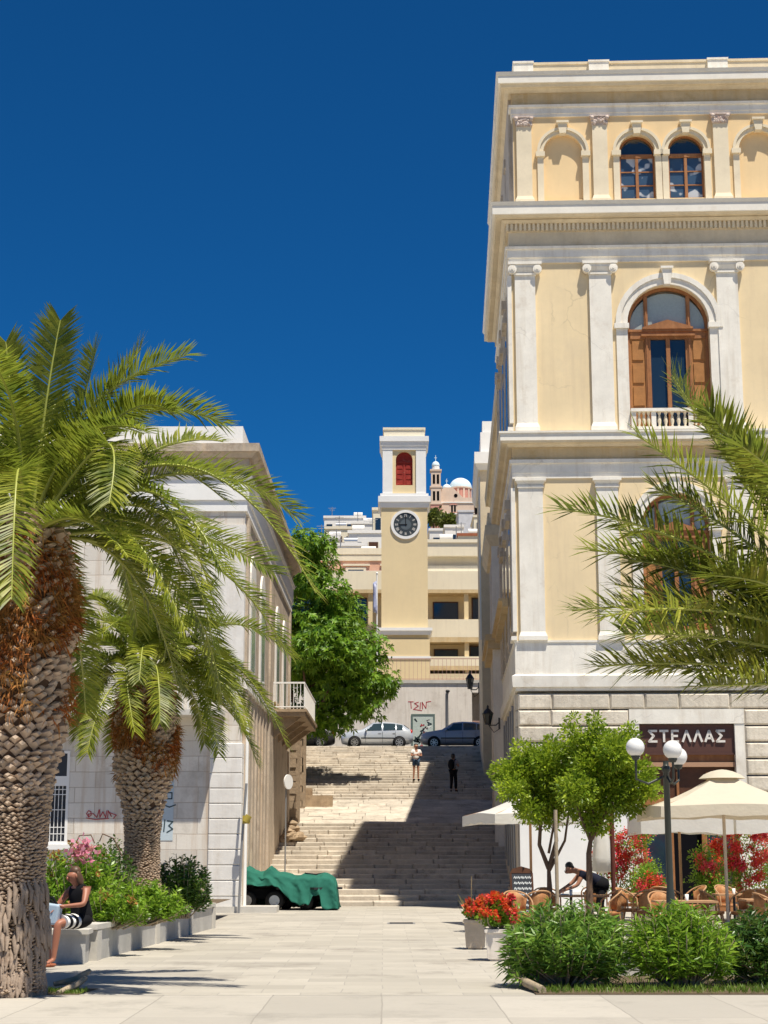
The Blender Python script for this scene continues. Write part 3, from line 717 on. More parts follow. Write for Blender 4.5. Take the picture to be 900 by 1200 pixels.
# street side of it
for a_,b_,c_,d_ in [(.09,.5,.95,11.2),(.07,9.4,9.9,11.2),(.07,19.4,19.9,11.2)]+[(.05,1.2+k*1.15,1.45+k*1.15,6.2) for k in range(7)]:
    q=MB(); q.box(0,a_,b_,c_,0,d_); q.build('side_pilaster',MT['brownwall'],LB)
q=MB(); q.box(.0,.12,.4,20,6.2,6.5); q.build('string_course',MT['quoin'],LB)
for yy in (2.0,5.6,12.2,15.8):
    q=MB(); q.box(.0,.06,yy-.2,yy+1.5,6.9,9.6)
    Mr=Matrix.Translation((0.0,0,0))
    vs=[];r=.85
    q.add([(.06,yy+.65-r*math.cos(PI*i/12),9.6+r*math.sin(PI*i/12)) for i in range(13)]+[(.0,yy+.65-r*math.cos(PI*i/12),9.6+r*math.sin(PI*i/12)) for i in range(13)],
          [tuple(range(13))]+[(i,13+i,14+i,i+1) for i in range(12)])
    wn=q.build('side_window',MT['quoin'],LB)
    q=MB(); q.box(.06,.07,yy+.05,yy+1.25,6.95,9.7); q.build('pane',MT['glasspale'],wn)
q=MB(); q.tube([(.12,.55,.1),(.12,.55,5.4)],.055,8); q.build('downpipe',MT['white'],LB)
# street balcony
q=MB(); q.box(.0,1.15,11.6,19,6.35,6.5); q.box(.0,1.2,11.55,19.05,6.5,6.6)
for yy in (11.9,14.2,16.5,18.6): q.add([(0,yy,6.35),(1.0,yy,6.35),(0,yy,5.6),(0,yy+.22,6.35),(1.0,yy+.22,6.35),(0,yy+.22,5.6)],[(0,2,1),(3,4,5),(0,1,4,3),(1,2,5,4),(2,0,3,5)])
bl=q.build('street_balcony',MT['rubble'],LB)
q=MB()
q.box(1.08,1.12,11.6,19,7.5,7.56); q.box(1.08,1.12,11.6,19,6.66,6.7); q.box(.0,1.08,11.6,11.64,7.5,7.56); q.box(0,1.08,11.6,11.64,6.66,6.7)
for i in range(62): q.box(1.09,1.11,11.6+i*.12,11.625+i*.12,6.6,7.5)
for i in range(9): q.box(i*.12,.02+i*.12,11.61,11.63,6.6,7.5)
q.build('railing',MT['white'],bl)
q=MB(); q.box(-.6,1.15,-1.2,-.1,0,.17); tag(q.build('marble_step',MT['benchtop'],None,(-4.1,47.0,0)),'low pale marble doorstep at the foot of the white corner wall','step')
# ruined walls along the upper stairs (left)
q=MB()
for (y0,y1,x,h) in ((66.2,67.6,-3.55,3.6),(67.6,70,-4.3,5.0),(70,72,-3.5,3.2),(72,78,-4.2,2.4),(78,90,-4.6,1.6)):
    q.box(-9,x-.06,y0+.06,y1,0,stz(y1)+h-.2)
    z=stz(y0)-.4; top_=stz(y1)+h
    while z<top_:
        hh_=random.uniform(.22,.38); yy=y0
        while yy<y1:
            l=random.uniform(.3,.9)
            if z+hh_<top_-.5 or random.random()<.75: q.box(x-.3,x+random.uniform(-.04,.06),yy,min(yy+l-.015,y1),z,z+hh_-.015)
            yy+=l
        xx=x
        while xx>x-2.2:
            l=random.uniform(.3,.8)
            if z+hh_<top_-.5 or random.random()<.8: q.box(xx-l+.015,xx,y0-random.uniform(0,.05),y0+.3,z,z+hh_-.015)
            xx-=l
        z+=hh_
q.box(-3.62,-3.4,66.3,66.7,stz(66.3),stz(66)+3.4); q.box(-3.7,-3.35,70.0,70.5,stz(70),stz(70)+3.2)
tag(q.build('ruined_wall',MT['ruin'],None),'tall brown crumbling stone wall along the left edge of the upper stairs','wall')
q=MB(); random.seed(5)
c0=at(343,962,62); 
for i in range(26):
    r=random.uniform(.10,.26); a=random.random()*2*PI; d=random.random(); n0=len(q.v); f0=len(q.sm)
    q.ball((c0.x+.45*d*math.cos(a),c0.y+.7*d*math.sin(a),stz(62)+.15+random.uniform(0,.7)*(1-d)),(r,r*.8,r*.6),6,4,Matrix.Rotation(0,4,'Z'))
    cx_,cy_,cz_=[sum(v[j_] for v in q.v[n0:])/len(q.v[n0:]) for j_ in range(3)]
    for i_ in range(n0,len(q.v)):
        v=q.v[i_]; k_=random.uniform(.75,1.3); q.v[i_]=(cx_+(v[0]-cx_)*k_,cy_+(v[1]-cy_)*k_,cz_+(v[2]-cz_)*k_)
    for i_ in range(f0,len(q.sm)): q.sm[i_]=False
tag(q.build('rubble_pile',MT['rubble'],None),'heap of broken brown stones on the left of the lower stairs','rubble')
q=MB()
q.box(-3.6,-2.2,70.3,70.9,stz(70.3),stz(70.3)+.55); q.box(-4.3,-3.1,71,71.5,stz(71),stz(71)+.75)
tag(q.build('low_wall',MT['rubble'],None),'low broken kerb wall beside the landing in the tree shade','wall')
# poles by the corner
t=thing('street_pole','slim grey leaning street pole with small ochre box in front of the white corner','pole',(-3.92,45.6,0))
q=MB(); q.tube([(-.05,0,0),(.0,0,1.8),(.10,0,3.5)],.035,8); q.build('pole',MT['grey'],t)
q=MB(); q.tube([(.10,-.12,2.45),(.2,-.12,2.62)],.09,8); q.box(.02,.22,-.14,-.02,2.40,2.62); q.build('meter_box',MT['yellowbox'],t)
c0=at(337,1000,56)
t=thing('round_sign','round white street sign seen nearly edge-on on a thin pole beside the stairs','sign',(c0.x,c0.y,stz(56)))
q=MB(); q.tube([(-.08,0,0),(-.08,0,3.4)],.03,6); q.build('pole',MT['grey'],t)
q=MB(); q.disc(0,0,.25,-.02,.02,24,Matrix.Translation((0.0,-.06,3.15))@Matrix.Rotation(R(58),4,'Z')); q.build('sign_disc',MT['white'],t)
# ================================================================== RETAINING WALL + STREET ABOVE
RW=thing('retaining_wall','stained whitewashed retaining wall behind the two parked cars','wall',(0,97,0))
q=MB(); q.box(-40,5.25,0,1.5,7.0,11.55); q.box(7.2,40,0,1.5,7,11.55); q.box(5.25,7.2,0,1.5,11.0,11.55); q.build('wall',MT['retain'],RW)
q=MB(); q.box(-40,40,-.08,1.6,11.552,11.74); q.build('coping',MT['benchtop'],RW)
q=MB(); q.box(5.25,7.2,.9,1.2,7.4,11.0); q.build('recess',MT['sidewall'],RW)
q=MB(); q.box(5.3,7.2,.4,.44,9.3,9.35)
for i in range(16): q.box(5.3+i*.12,5.33+i*.12,.4,.43,7.4,9.3)
q.build('gate',MT['pinkiron'],RW)
q=MB(); q.box(1.7,2.95,-.03,0,7.42,9.62); dr=q.build('door',plain('pale_green_door',(.52,.58,.52),rough=.7,var=.3),RW)
q=MB(); q.box(1.62,1.72,-.05,0,7.42,9.72); q.box(2.93,3.03,-.05,0,7.42,9.72); q.box(1.72,2.93,-.05,0,9.62,9.72); q.build('door_frame',plain('grey_green',(.12,.17,.15),rough=.7),dr)
random.seed(11)
for mat_,n_ in ((MT['blackink'],14),(MT['redink'],3),(MT['white'],8)):
    q=MB()
    for k in range(n_):
        x=random.uniform(1.85,2.7); z=random.uniform(7.8,9.4)
        q.stroke([(x+random.uniform(-.12,.2),z+random.uniform(-.15,.15)) for _ in range(4)],.06,-.036-.002*n_/10,-.031)
    q.build('graffiti',mat_,dr)
def scr(parent,mat,lines,x,z,s,y,w):
    q=MB()
    for l in lines: q.stroke([(x+a*s,z+b_*s) for a,b_ in l],w,y-.004,y)
    q.build('graffiti',mat,parent)
scr(RW,MT['redink'],[[(0,.9),(.6,.9)],[(.3,.9),(.35,.1)],[(1.2,.85),(.75,.7),(1.2,.4),(.75,.1)],[(1.45,.8),(1.4,.05)],[(1.7,.05),(1.65,.85),(2.1,.1),(2.15,.85),(2.7,.95)],[(.6,0),(1.6,-.15)]],1.45,10.0,.5,-.004,.05)
t=thing('iron_fence','thin pinkish iron railing along the top of the whitewashed retaining wall','fence',(0,97.3,11.74))
q=MB(); q.box(-14,12,0,.04,1.30,1.35); q.box(-14,12,0,.04,.08,.12); q.build('rail',MT['pinkiron'],t)
q=MB()
for i in range(104): q.box(-14+i*.25,-13.978+i*.25,0,.02,.0,1.3)
q.build('bars',MT['pinkiron'],t).name='fence_panel'
p=at(524,871,95.5); t=thing('grey_post','plain grey metal post between the two parked cars','post',(p.x,95.5,7.42))
q=MB(); q.tube([(0,0,0),(0,0,3.3),(.05,-.1,3.5)],[.10,.09,.09],8); q.build('pole',MT['grey'],t)
q=MB(); q.ball((.05,-.12,3.5),(.13,.16,.09)); q.build('lamp_head',MT['black'],t)

# ---- cars
def car(name,label,paint,loc,rz,L=4.0,H=1.5,W_=1.7,flip=1):
    t=thing(name,label,'car',loc,rz)
    st_=[ # x, zbot, zbelt, zroof, hw_low, hw_belt, hw_roof
     (-2.00,.42,.66,.68,.62,.60,.56),(-1.94,.28,.74,.78,.74,.74,.66),(-1.7,.22,.84,.90,.82,.80,.70),(-1.2,.20,.90,1.0,.85,.83,.70),
     (-.85,.20,.93,1.05,.85,.84,.68),(-.2,.20,.95,1.46,.85,.84,.60),(.3,.20,.96,1.50,.85,.84,.62),(.9,.20,.98,1.47,.85,.84,.61),(1.45,.22,1.0,1.36,.84,.82,.58),
     (1.8,.26,1.0,1.08,.82,.79,.62),(1.98,.34,.92,.96,.74,.72,.60),(2.02,.42,.7,.72,.66,.66,.58)]
    k=L/4.04; h=H/1.5; ww=W_/1.7
    q=MB(); vs=[];n=12
    for (x,a,b_,c_,h0,h1,h2) in st_:
        ring=[(h0*.8,a),(h0,a+.10),(h0+.02,(a+b_)/2),(h1,b_),(h2+(h1-h2)*.12,b_+(c_-b_)*.85),(h2*.7,c_)]
        for y,z in ring: vs.append((x*k,-y*ww,z*h))
        for y,z in ring[::-1]: vs.append((x*k,y*ww,z*h))
    fs=[]
    for i in range(len(st_)-1):
        for j in range(n): fs.append((i*n+j,(i+1)*n+j,(i+1)*n+(j+1)%n,i*n+(j+1)%n))
    fs.append(tuple(range(n))); fs.append(tuple(range((len(st_)-1)*n,len(st_)*n))[::-1])
    q.add(vs,fs,True); bd=q.build('body',paint,t)
    # glass: side windows slightly proud, windscreen, rear window
    for sg in (-1,1):
        q=MB()
        def gp(x,u):  # point on side glass plane
            # interpolate station
            for s0,s1 in zip(st_[:-1],st_[1:]):
                if s0[0]<=x<=s1[0]:
                    f_=(x-s0[0])/(s1[0]-s0[0]); v=[s0[i]+(s1[i]-s0[i])*f_ for i in range(7)]; break
            zb_,zt_=v[2]+.03,v[2]+(v[3]-v[2])*.82
            y0,y1=v[5],v[6]+(v[5]-v[6])*.12
            return (x*k,sg*((y0+(y1-y0)*u)+.012)*ww,(zb_+(zt_-zb_)*u)*h)
        for (xa,xb) in ((-.62,.25),(.33,1.02),(1.08,1.42)):
            m_=6; P=[gp(xa+(xb-xa)*i/m_,0) for i in range(m_+1)]+[gp(xa+(xb-xa)*i/m_,1) for i in range(m_+1)]
            q.add(P,[(i,i+1,m_+2+i,m_+1+i) for i in range(m_)])
        q.build('side_window',MT['carglass'],t)
    q=MB(); q.add([(-.80*k,-.62*ww,1.075*h),(-.80*k,.62*ww,1.075*h),(-.25*k,.44*ww,1.445*h),(-.25*k,-.44*ww,1.445*h)],[(0,1,2,3)]); q.build('windscreen',MT['carglass'],t)
    q=MB(); q.add([(1.80*k,-.56*ww,1.11*h),(1.80*k,.56*ww,1.11*h),(1.50*k,.44*ww,1.35*h),(1.50*k,-.44*ww,1.35*h)],[(0,1,2,3)]); q.build('rear_window',MT['carglass'],t)
    for x in (-1.27*k,1.22*k):
        for sg in (-1,1):
            Mw=Matrix.Translation((x,sg*.78*ww,.31))
            q=MB(); q.add(*cyl_y(.37,.22,20),True,Mw); q.build('wheel_arch',MT['blackcl'],bd)
            q=MB(); q.add(*cyl_y(.31,.235,22),True,Mw); q.build('tyre',MT['rubber'],t)
            wh=t.children[-1]
            q=MB(); Mr=Matrix.Translation((x,sg*.90*ww,.31))
            q.add(*cyl_y(.05,.02,10),False,Mr); q.arcband(x,.31,.18,.21,sg*.90*ww-.01,sg*.90*ww+.01,0,360,20)
            for s5 in range(7):
                a=2*PI*s5/7; q.stroke([(x+.04*math.cos(a),.31+.04*math.sin(a)),(x+.19*math.cos(a),.31+.19*math.sin(a))],.05,sg*.90*ww-.008,sg*.90*ww+.008)
            q.build('rim',MT['alloy'],wh)
    for sg in (-1,1):
        q=MB(); q.ball((-1.82*k,sg*.62*ww,.76*h),(.14,.14,.08),10,6); q.build('headlight',MT['lampclear'],t)
        q=MB(); q.ball((1.90*k,sg*.66*ww,.90*h),(.09,.12,.16),10,6); q.build('tail_light',MT['lampred'],t)
        q=MB(); q.ball((-.62*k,sg*.93*ww,1.0*h),(.07,.10,.06),8,6); q.build('wing_mirror',paint,t)
        q=MB()
        for xx in (-.05,.75): q.box((xx+.1)*k,(xx+.26)*k,sg*.865*ww-.015,sg*.865*ww+.015,.82*h,.85*h)
        q.build('door_handle',paint,t)
        q=MB()
        for xx in (-.66,.28,1.0): q.box((xx)*k,(xx+.012)*k,sg*.868*ww-.006,sg*.868*ww+.006,.30*h,.93*h)
        q.box(-.9*k,.95*k,sg*.872*ww-.008,sg*.872*ww+.008,.52*h,.58*h)
        q.build('door_seam',MT['blackcl'],t)
    return t
road=7.42
car('parked_car','silver white hatchback parked side-on at the top of the stairs, left of the dark one',MT['silver'],(-.42,93.1,road),R(3),4.1,1.5)
car('parked_car','dark slate blue hatchback parked side-on at the top of the stairs near the shaded wall',MT['slate'],(4.18,93.2,road),R(-2),4.2,1.52)
car('parked_car','dark car half hidden by the green tree at the left end of the upper road',MT['black'],(-4.9,93.4,road),R(2),4.2,1.45)

# ================================================================== CLOCK TOWER AND SCHOOL
CT=thing('clock_tower','tall slim cream clock tower with red arched shutter at the end of the stairs','tower',(1.35,105,11.2))
zb=11.2
def Z(v): return v-zb
q=MB(); q.box(-1.52,1.52,0,3.1,0,Z(24.0)); q.build('shaft',MT['tower'],CT)
q=MB(); q.box(-1.62,1.62,-.25,3,0,Z(15.2)); q.build('base_block',MT['tower'],CT)
q=MB(); q.frus(-1.62,1.62,-.25,3,Z(15.5),Z(15.75),.05,.12); q.box(-1.8,1.8,-.43,3.1,Z(15.752),Z(15.95)); q.box(-1.7,1.7,-.3,3,Z(13.9),Z(14.1)); q.build('string_course',MT['white'],CT)
q=MB(); q.frus(-1.52,1.52,0,3.1,Z(24.0),Z(24.35),.06,.16); q.box(-1.74,1.74,-.22,3.3,Z(24.352),Z(24.75)); q.box(-1.6,1.6,-.1,3.2,Z(24.752),Z(24.95)); q.build('cornice',MT['white'],CT)
q=MB(); q.wall_open(-1.36,1.36,Z(24.95),Z(28.2),[(0,1.12,Z(25.55),Z(27.3),True)],.12,.3); q.box(-1.36,1.36,.55,2.9,Z(24.95),Z(28.2)); q.box(-1.36,-1.35,.12,.55,Z(24.95),Z(28.2)); q.box(1.35,1.36,.12,.55,Z(24.95),Z(28.2)); q.build('belfry',MT['tower'],CT)
q=MB(); q.box(-.56,.56,.36,.42,Z(25.55),Z(27.3)); q.halfdisc(0,Z(27.3),.555,.36,.42); q.box(-.56,.56,.30,.36,Z(27.1),Z(27.22)); q.box(-.05,.05,.32,.36,Z(25.55),Z(27.1))
for k in range(4):
    for sg in (-1,1):
        a,b_=sorted((sg*.12,sg*.48)); q.box(a,b_,.335,.36,Z(25.65)+k*.36,Z(25.65)+k*.36+.26)
q.build('shutter',MT['red'],CT)
for sg in (-1,1):
    for y_ in (.02,2.5):
        q=MB(); a,b_=sorted((sg*.78,sg*1.44)); q.box(a,b_,y_,y_+.48,Z(24.96),Z(27.95)); q.build('pilaster',MT['white'],CT)
q=MB(); q.frus(-1.44,1.44,.02,2.98,Z(27.95),Z(28.2),.03,.06); q.frus(-1.44,1.44,.02,2.98,Z(28.202),Z(28.5),.1,.16); q.frus(-1.44,1.44,.02,2.98,Z(28.502),Z(28.85),.2,.2); q.build('top_cornice',MT['white'],CT)
q=MB(); q.box(-1.36,1.36,.1,2.9,Z(28.85),Z(29.35)); q.box(-1.42,1.42,.04,2.96,Z(29.352),Z(29.5)); q.build('parapet',MT['cream'],CT)
cz=Z(22.85)
q=MB(); q.arcband(.08,cz,.80,.98,-.10,.0,0,360,40); ck=q.build('clock_ring',MT['white'],CT)
q=MB(); q.disc(.08,cz,.80,-.05,-.002); fc=q.build('clock_face',MT['clockdark'],CT)
q=MB(); q.disc(.08,cz,.36,-.06,-.051); q.build('dial_centre',MT['clockgrey'],fc)
q=MB()
def rot(pts,a,r):  # numeral strokes placed round the dial
    out=[]
    for (u,v) in pts:
        x=u; z=r+v
        out.append((.08+x*math.cos(a)+z*math.sin(a),cz-x*math.sin(a)+z*math.cos(a)))
    return out
NUM={1:'I',2:'II',3:'III',4:'IIII',5:'V',6:'VI',7:'VII',8:'VIII',9:'IX',10:'X',11:'XI',12:'XII'}
for h,tx in NUM.items():
    wd={'I':.045,'V':.09,'X':.09}; tot=sum(wd[c] for c in tx); u=-tot/2
    for c in tx:
        w_=wd[c]
        if c=='I': ls=[[(u+w_/2,-.09),(u+w_/2,.09)]]
        elif c=='V': ls=[[(u+.01,.09),(u+w_/2,-.09),(u+w_-.01,.09)]]
        else: ls=[[(u+.01,.09),(u+w_-.01,-.09)],[(u+.01,-.09),(u+w_-.01,.09)]]
        for l in ls: q.stroke(rot(l,2*PI*h/12,.61),.022,-.06,-.051)
        u+=w_
q.build('numerals',MT['letter'],fc)
q=MB(); q.stroke([(.08,cz-.1),(.08,cz+.62)],.05,-.075,-.065); q.build('minute_hand',MT['blackcl'],fc)
q=MB(); q.stroke([(.16,cz),(-.34,cz-.02)],.06,-.085,-.077); q.build('hour_hand',MT['blackcl'],fc)

SC=thing('school_building','long cream modernist building with dark loggia windows behind the clock tower','building',(0,112,11.2))
def sb(name,mat,boxes):
    q=MB()
    for b_ in boxes: q.box(b_[0],b_[1],b_[2],b_[3],b_[4]-zb,b_[5]-zb)
    return q.build(name,mat,SC)
X0,X1=-18,14
sb('wall',MT['tower'],[(X0,X1,1.6,9,11.2,19.6)])
sb('upper_wall',MT['cream'],[(3.0,X1,1.2,9,21.0,21.55),(3.0,X1,1.5,9,21.552,22.2),(2.8,X1,.9,9,22.202,22.85)])
sb('balcony_parapet',MT['cream'],[(X0,X1,0,.2,19.65,20.95),(2.0,X1,-.0,.2,16.3,17.55),(2.0,X1,0,.2,14.3,14.95)])
sb('balcony_slab',MT['soffit'],[(X0,X1,.0,1.6,19.4,19.648),(2.0,X1,0,1.6,15.95,16.298),(2,X1,0,1.6,14.0,14.298)])
sb('roof_slab',MT['white'],[(X0,2.6,.3,3,20.952,21.02),(3.0,X1,.6,3,20.952,20.998)])
for (x0,x1,z0,z1) in ((3.45,5.25,17.6,19.0),(6.2,7.6,17.5,19.3),(3.5,5.2,14.96,15.65),(6.0,7.5,14.9,15.9),(-4.2,-1.2,17.3,19.3),(-9,-5,17.3,19.3),(9,12,17.5,19)):
    f=sb('window',MT['wooddark'],[(x0,x1,1.52,1.6,z0,z1)]); 
    q=MB(); n_=max(1,int((x1-x0)/.9))
    for i in range(n_): q.box(x0+.08+i*(x1-x0)/n_,x0-.04+(i+1)*(x1-x0)/n_,1.49,1.515,z0+.08-zb,z1-.08-zb)
    q.build('pane',MT['glass'],f)
sb('column',MT['tower'],[(5.6,5.9,.2,.5,11.2,19.4),(8,8.3,.2,.5,11.2,19.4),(-1.1,-.8,.2,.5,11.2,19.4)])
sb('lower_wall',MT['pink'],[(1.6,X1,-1.5,-1.3,11.2,12.6)])
sb('white_panel',MT['white'],[(-.9,.4,-3,-2.8,11.2,13.2)])
t=thing('flagpole','white flagpole standing left of the clock tower','flagpole',(-.45,103,11.3))
q=MB(); q.tube([(0,0,0),(0,0,7.9)],[.06,.04],8); q.ball((0,0,7.95),.08,8,6); q.build('pole',MT['white'],t)
q=MB(); vs=[]
for i in range(7):
    for j in range(9): vs.append((-.05-.34*math.sin(i*.9)*.5-.02*i,-.12*math.sin(i*1.7+j*.3),5.6+j*.23-.06*i))
q.add(vs,[(i*9+j,i*9+j+1,(i+1)*9+j+1,(i+1)*9+j) for i in range(6) for j in range(8)],True)
m,nt,N,L,P=_new('flag_stripes'); tc=N.new('ShaderNodeTexCoord').outputs['Object']; wv=N.new('ShaderNodeTexWave'); wv.bands_direction='X'; wv.inputs['Scale'].default_value=4.5; L.new(tc,wv.inputs[0]); L.new(mixn(nt,ramp(nt,wv.outputs['Fac'],.45,.55),(.04,.10,.38),(.75,.75,.78)),P.inputs['Base Color'])
fo=q.build('greek_flag',m,None,(-.45,103,11.3)); tag(fo,'blue and white striped flag hanging limp on the white flagpole','flag')
mm=fo.modifiers.new('s','SOLIDIFY'); mm.thickness=.01
PK=thing('pink_house','salmon pink house with small framed windows left of the clock tower','house',(0,125,0))
q=MB(); q.box(-14,3,0,8,11,24.0); q.build('wall',MT['pink'],PK)
q=MB(); q.box(-14.2,3.2,-.1,8,24.002,24.5); q.box(-14.1,3.1,-.15,8,24.502,25.0); q.build('cornice',MT['cream'],PK)
for x in (-9.2,-6.1,-3.0,-.1):
    q=MB(); q.box(x-.2,x+1.9,-.12,0,23.6,23.75); q.box(x,x+1.6,-.06,0,21.6,23.5); f=q.build('window_frame',MT['cream'],PK)
    q=MB(); q.box(x+.2,x+1.4,-.08,-.061,21.7,23.3); q.build('pane',MT['glass'],f)

# ================================================================== HILL HOUSES
def hh(label,px,py_top,py_bot,Y,wpx,mat,name='white_house',win=2,depth=9,roof=None,rz=0):
    a=at(px,py_top,Y); b_=at(px,py_bot,Y); w_=wpx*Y/1942; h=a.z-b_.z; e=h*.6+2
    t=thing(name,label,'house',(a.x,Y,b_.z-e),R(rz))
    H=h+e
    q=MB(); q.box(-w_/2,w_/2,0,depth,0,H); q.build('wall',mat,t)
    q=MB(); q.box(-w_/2-.15,w_/2+.15,-.15,.12,H,H+.35); q.box(-w_/2-.15,-w_/2+.1,.122,depth,H,H+.35); q.box(w_/2-.1,w_/2+.15,.122,depth,H,H+.35)
    q.build('parapet',mat if not roof else roof,t)
    if win>1:
        q=MB(); ax=random.uniform(-w_/3,w_/3); q.tube([(ax,2,H),(ax,2,H+2.2)],.05,4); q.tube([(ax-.6,2,H+2.0),(ax+.6,2,H+2.0)],.03,4); q.tube([(ax-.4,2,H+1.7),(ax+.4,2,H+1.7)],.03,4); q.build('aerial',MT['grey'],t)
        q=MB(); ax=-ax; q.tube([(ax,3,H),(ax,3,H+.7)],.08,5); q.tube([(ax-.7,3,H+1.1),(ax+.7,3,H+1.1)],.42,10); q.build('water_tank',MT['alloy'] if win%2 else MT['whitehouse'],t)
    for i in range(win):
        x=-w_/2+w_*(i+.5)/win; ww_=min(.55,w_/win*.28)
        q=MB(); q.box(x-ww_,x+ww_,-.03,0,H-2.6,H-1.0); f=q.build('window',MT['wooddark'] if i%2 else MT['glass'],t); q=MB(); q.box(x-ww_-.15,x+ww_+.15,-.1,0,H-2.8,H-2.62); q.box(x-ww_-.12,x-ww_-.01,-.05,0,H-2.6,H-1.0); q.box(x+ww_+.01,x+ww_+.12,-.05,0,H-2.6,H-1.0); q.build('frame',MT['cream'],f)
    return t
wh,cr=MT['whitehouse'],MT['cream']
hh('broad white terrace house with flat roof nearest the sky left of the clock tower',404,607,640,250,50,wh,win=4)
hh('white block house whose roofline is just right of the broad terrace house',425,614,640,240,26,wh,win=2)
hh('lower cream flat house tucked under the broad white terrace house',398,620,650,215,34,cr,win=3)
hh('small white cube house beside the street tree crown top',384,632,655,190,26,wh,win=2)
hh('white house with two dark windows directly left of the tower shaft',428,625,660,180,40,wh,win=2)
hh('pale house with long shadowed balcony low left of the tower',402,640,668,165,50,wh,win=3)
hh('tall narrow pale house touching the left edge of the clock tower',443,598,650,200,12,cr,win=1)
hh('flat white house above the pink house roof',415,652,675,150,72,wh,win=4)
hh('small white house under the hillside trees right of the tower',512,622,642,230,18,wh,win=1)
hh('white gabled house in the middle below the church',532,618,645,215,22,wh,win=1)
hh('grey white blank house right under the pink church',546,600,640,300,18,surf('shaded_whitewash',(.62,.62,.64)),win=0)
hh('low house with red tiled roof at the foot of the church hill',549,628,642,205,26,cr,win=2,roof=MT['redroof'])
hh('pale house half hidden by the cream stone house on the hill',562,606,640,280,14,cr,win=1)
hh('wide cream terrace house just above the school roof',530,636,650,170,70,cr,win=4)
# church
t=thing('hilltop_church','domed pink and cream church with bell tower on the hilltop','church',(26,600,118))
q=MB(); q.box(-8,8,0,16,0,15.5); q.prism([(-7.2,15.5),(4,15.5),(0,19.5),(-3.2,19.5)],0,8); q.box(8,13,2,14,0,13.8); q.build('nave',MT['church'],t)
q=MB(); q.box(-8.2,13.2,-.3,16,13.4,13.8); q.box(-8.2,8.2,-.4,16,9,9.4); q.build('string_course',MT['white'],t)
q=MB(); q.lathe([(4.2,15.5),(4.2,20.3)],3.4,8,12,False); q.build('drum',MT['churchpink'],t)
q=MB()
for k in range(12):
    a=2*PI*(k+.5)/12; q.box(-.35,.35,-.2,.2,15.5,20.4,Matrix.Translation((3.4+4.15*math.cos(a),8+4.15*math.sin(a),0))@Matrix.Rotation(a+PI/2,4,'Z'))
q.lathe([(4.5,20.3),(4.5,20.8)],3.4,8,24,False)
q.build('drum_column',MT['church'],t)
q=MB(); q.lathe([(4.4*math.cos(R(a)),20.7+4.2*math.sin(R(a))) for a in range(0,90,9)]+[(.1,24.9)],3.4,8,24); q.build('dome',MT['dome'],t)
q=MB(); q.lathe([(1.7,15.5),(1.7,20.0)],-2.0,5,10,False); q.build('small_drum',MT['church'],t)
q=MB(); q.lathe([(1.8*math.cos(R(a)),20+1.8*math.sin(R(a))) for a in range(0,90,12)]+[(.1,21.8)],-2.0,5,16); q.box(-2.1,-1.9,4.9,5.1,21.8,24); q.box(-2.5,-1.5,4.95,5.05,23,23.2); q.build('small_dome',MT['dome'],t)
q=MB(); q.disc(1.2,16.3,.7,-.1,0,16); q.box(-.6,.1,-.1,0,10,12.5); q.box(.5,1.2,-.1,0,10,12.5); q.box(8.5,9.5,1.9,2,9.5,12); q.build('window',MT['blackopen'],t)
q=MB(); q.box(-1.2,1.8,-.12,-.101,9.6,9.9); q.prism([(-1.3,12.7),(1.9,12.7),(.3,14)],-.2,-.1); q.build('window_hood',MT['churchpink'],t)
t2=thing('church_bell_tower','slender three-tier bell tower with small pale dome standing left of the hilltop church','bell tower',(19.6,596,118))
q=MB(); q.box(-2.1,2.1,0,4.2,0,12); q.build('base',MT['churchpink'],t2)
q=MB(); q.box(-2.3,2.3,-.2,4.4,12,12.6); q.box(-1.9,1.9,0,4.0,12.6,18.5); q.box(-2.3,2.3,-.2,4.3,18.5,19.1); q.box(-1.8,1.8,.1,3.9,19.1,25); q.box(-2.2,2.2,-.2,4.2,25,25.6); q.build('tier',MT['church'],t2)
for zz in (13.5,20):
    for sg in (-1,1): q=MB(); q.box(sg*.75-.45,sg*.75+.45,-.06 if zz<15 else .04,.0 if zz<15 else .1,zz,zz+3.6); q.build('belfry_opening',MT['blackopen'],t2)
q=MB(); q.lathe([(1.5,25.6),(1.4,27.4)],0,2,10,False); q.build('lantern',MT['white'],t2)
q=MB(); q.lathe([(1.5*math.cos(R(a)),27.4+1.7*math.sin(R(a))) for a in range(0,90,12)]+[(.1,29.1)],0,2,16); q.box(-.1,.1,1.9,2.1,29,31.5); q.box(-.5,.5,1.95,2.05,30.4,30.6); q.build('dome',MT['dome'],t2)

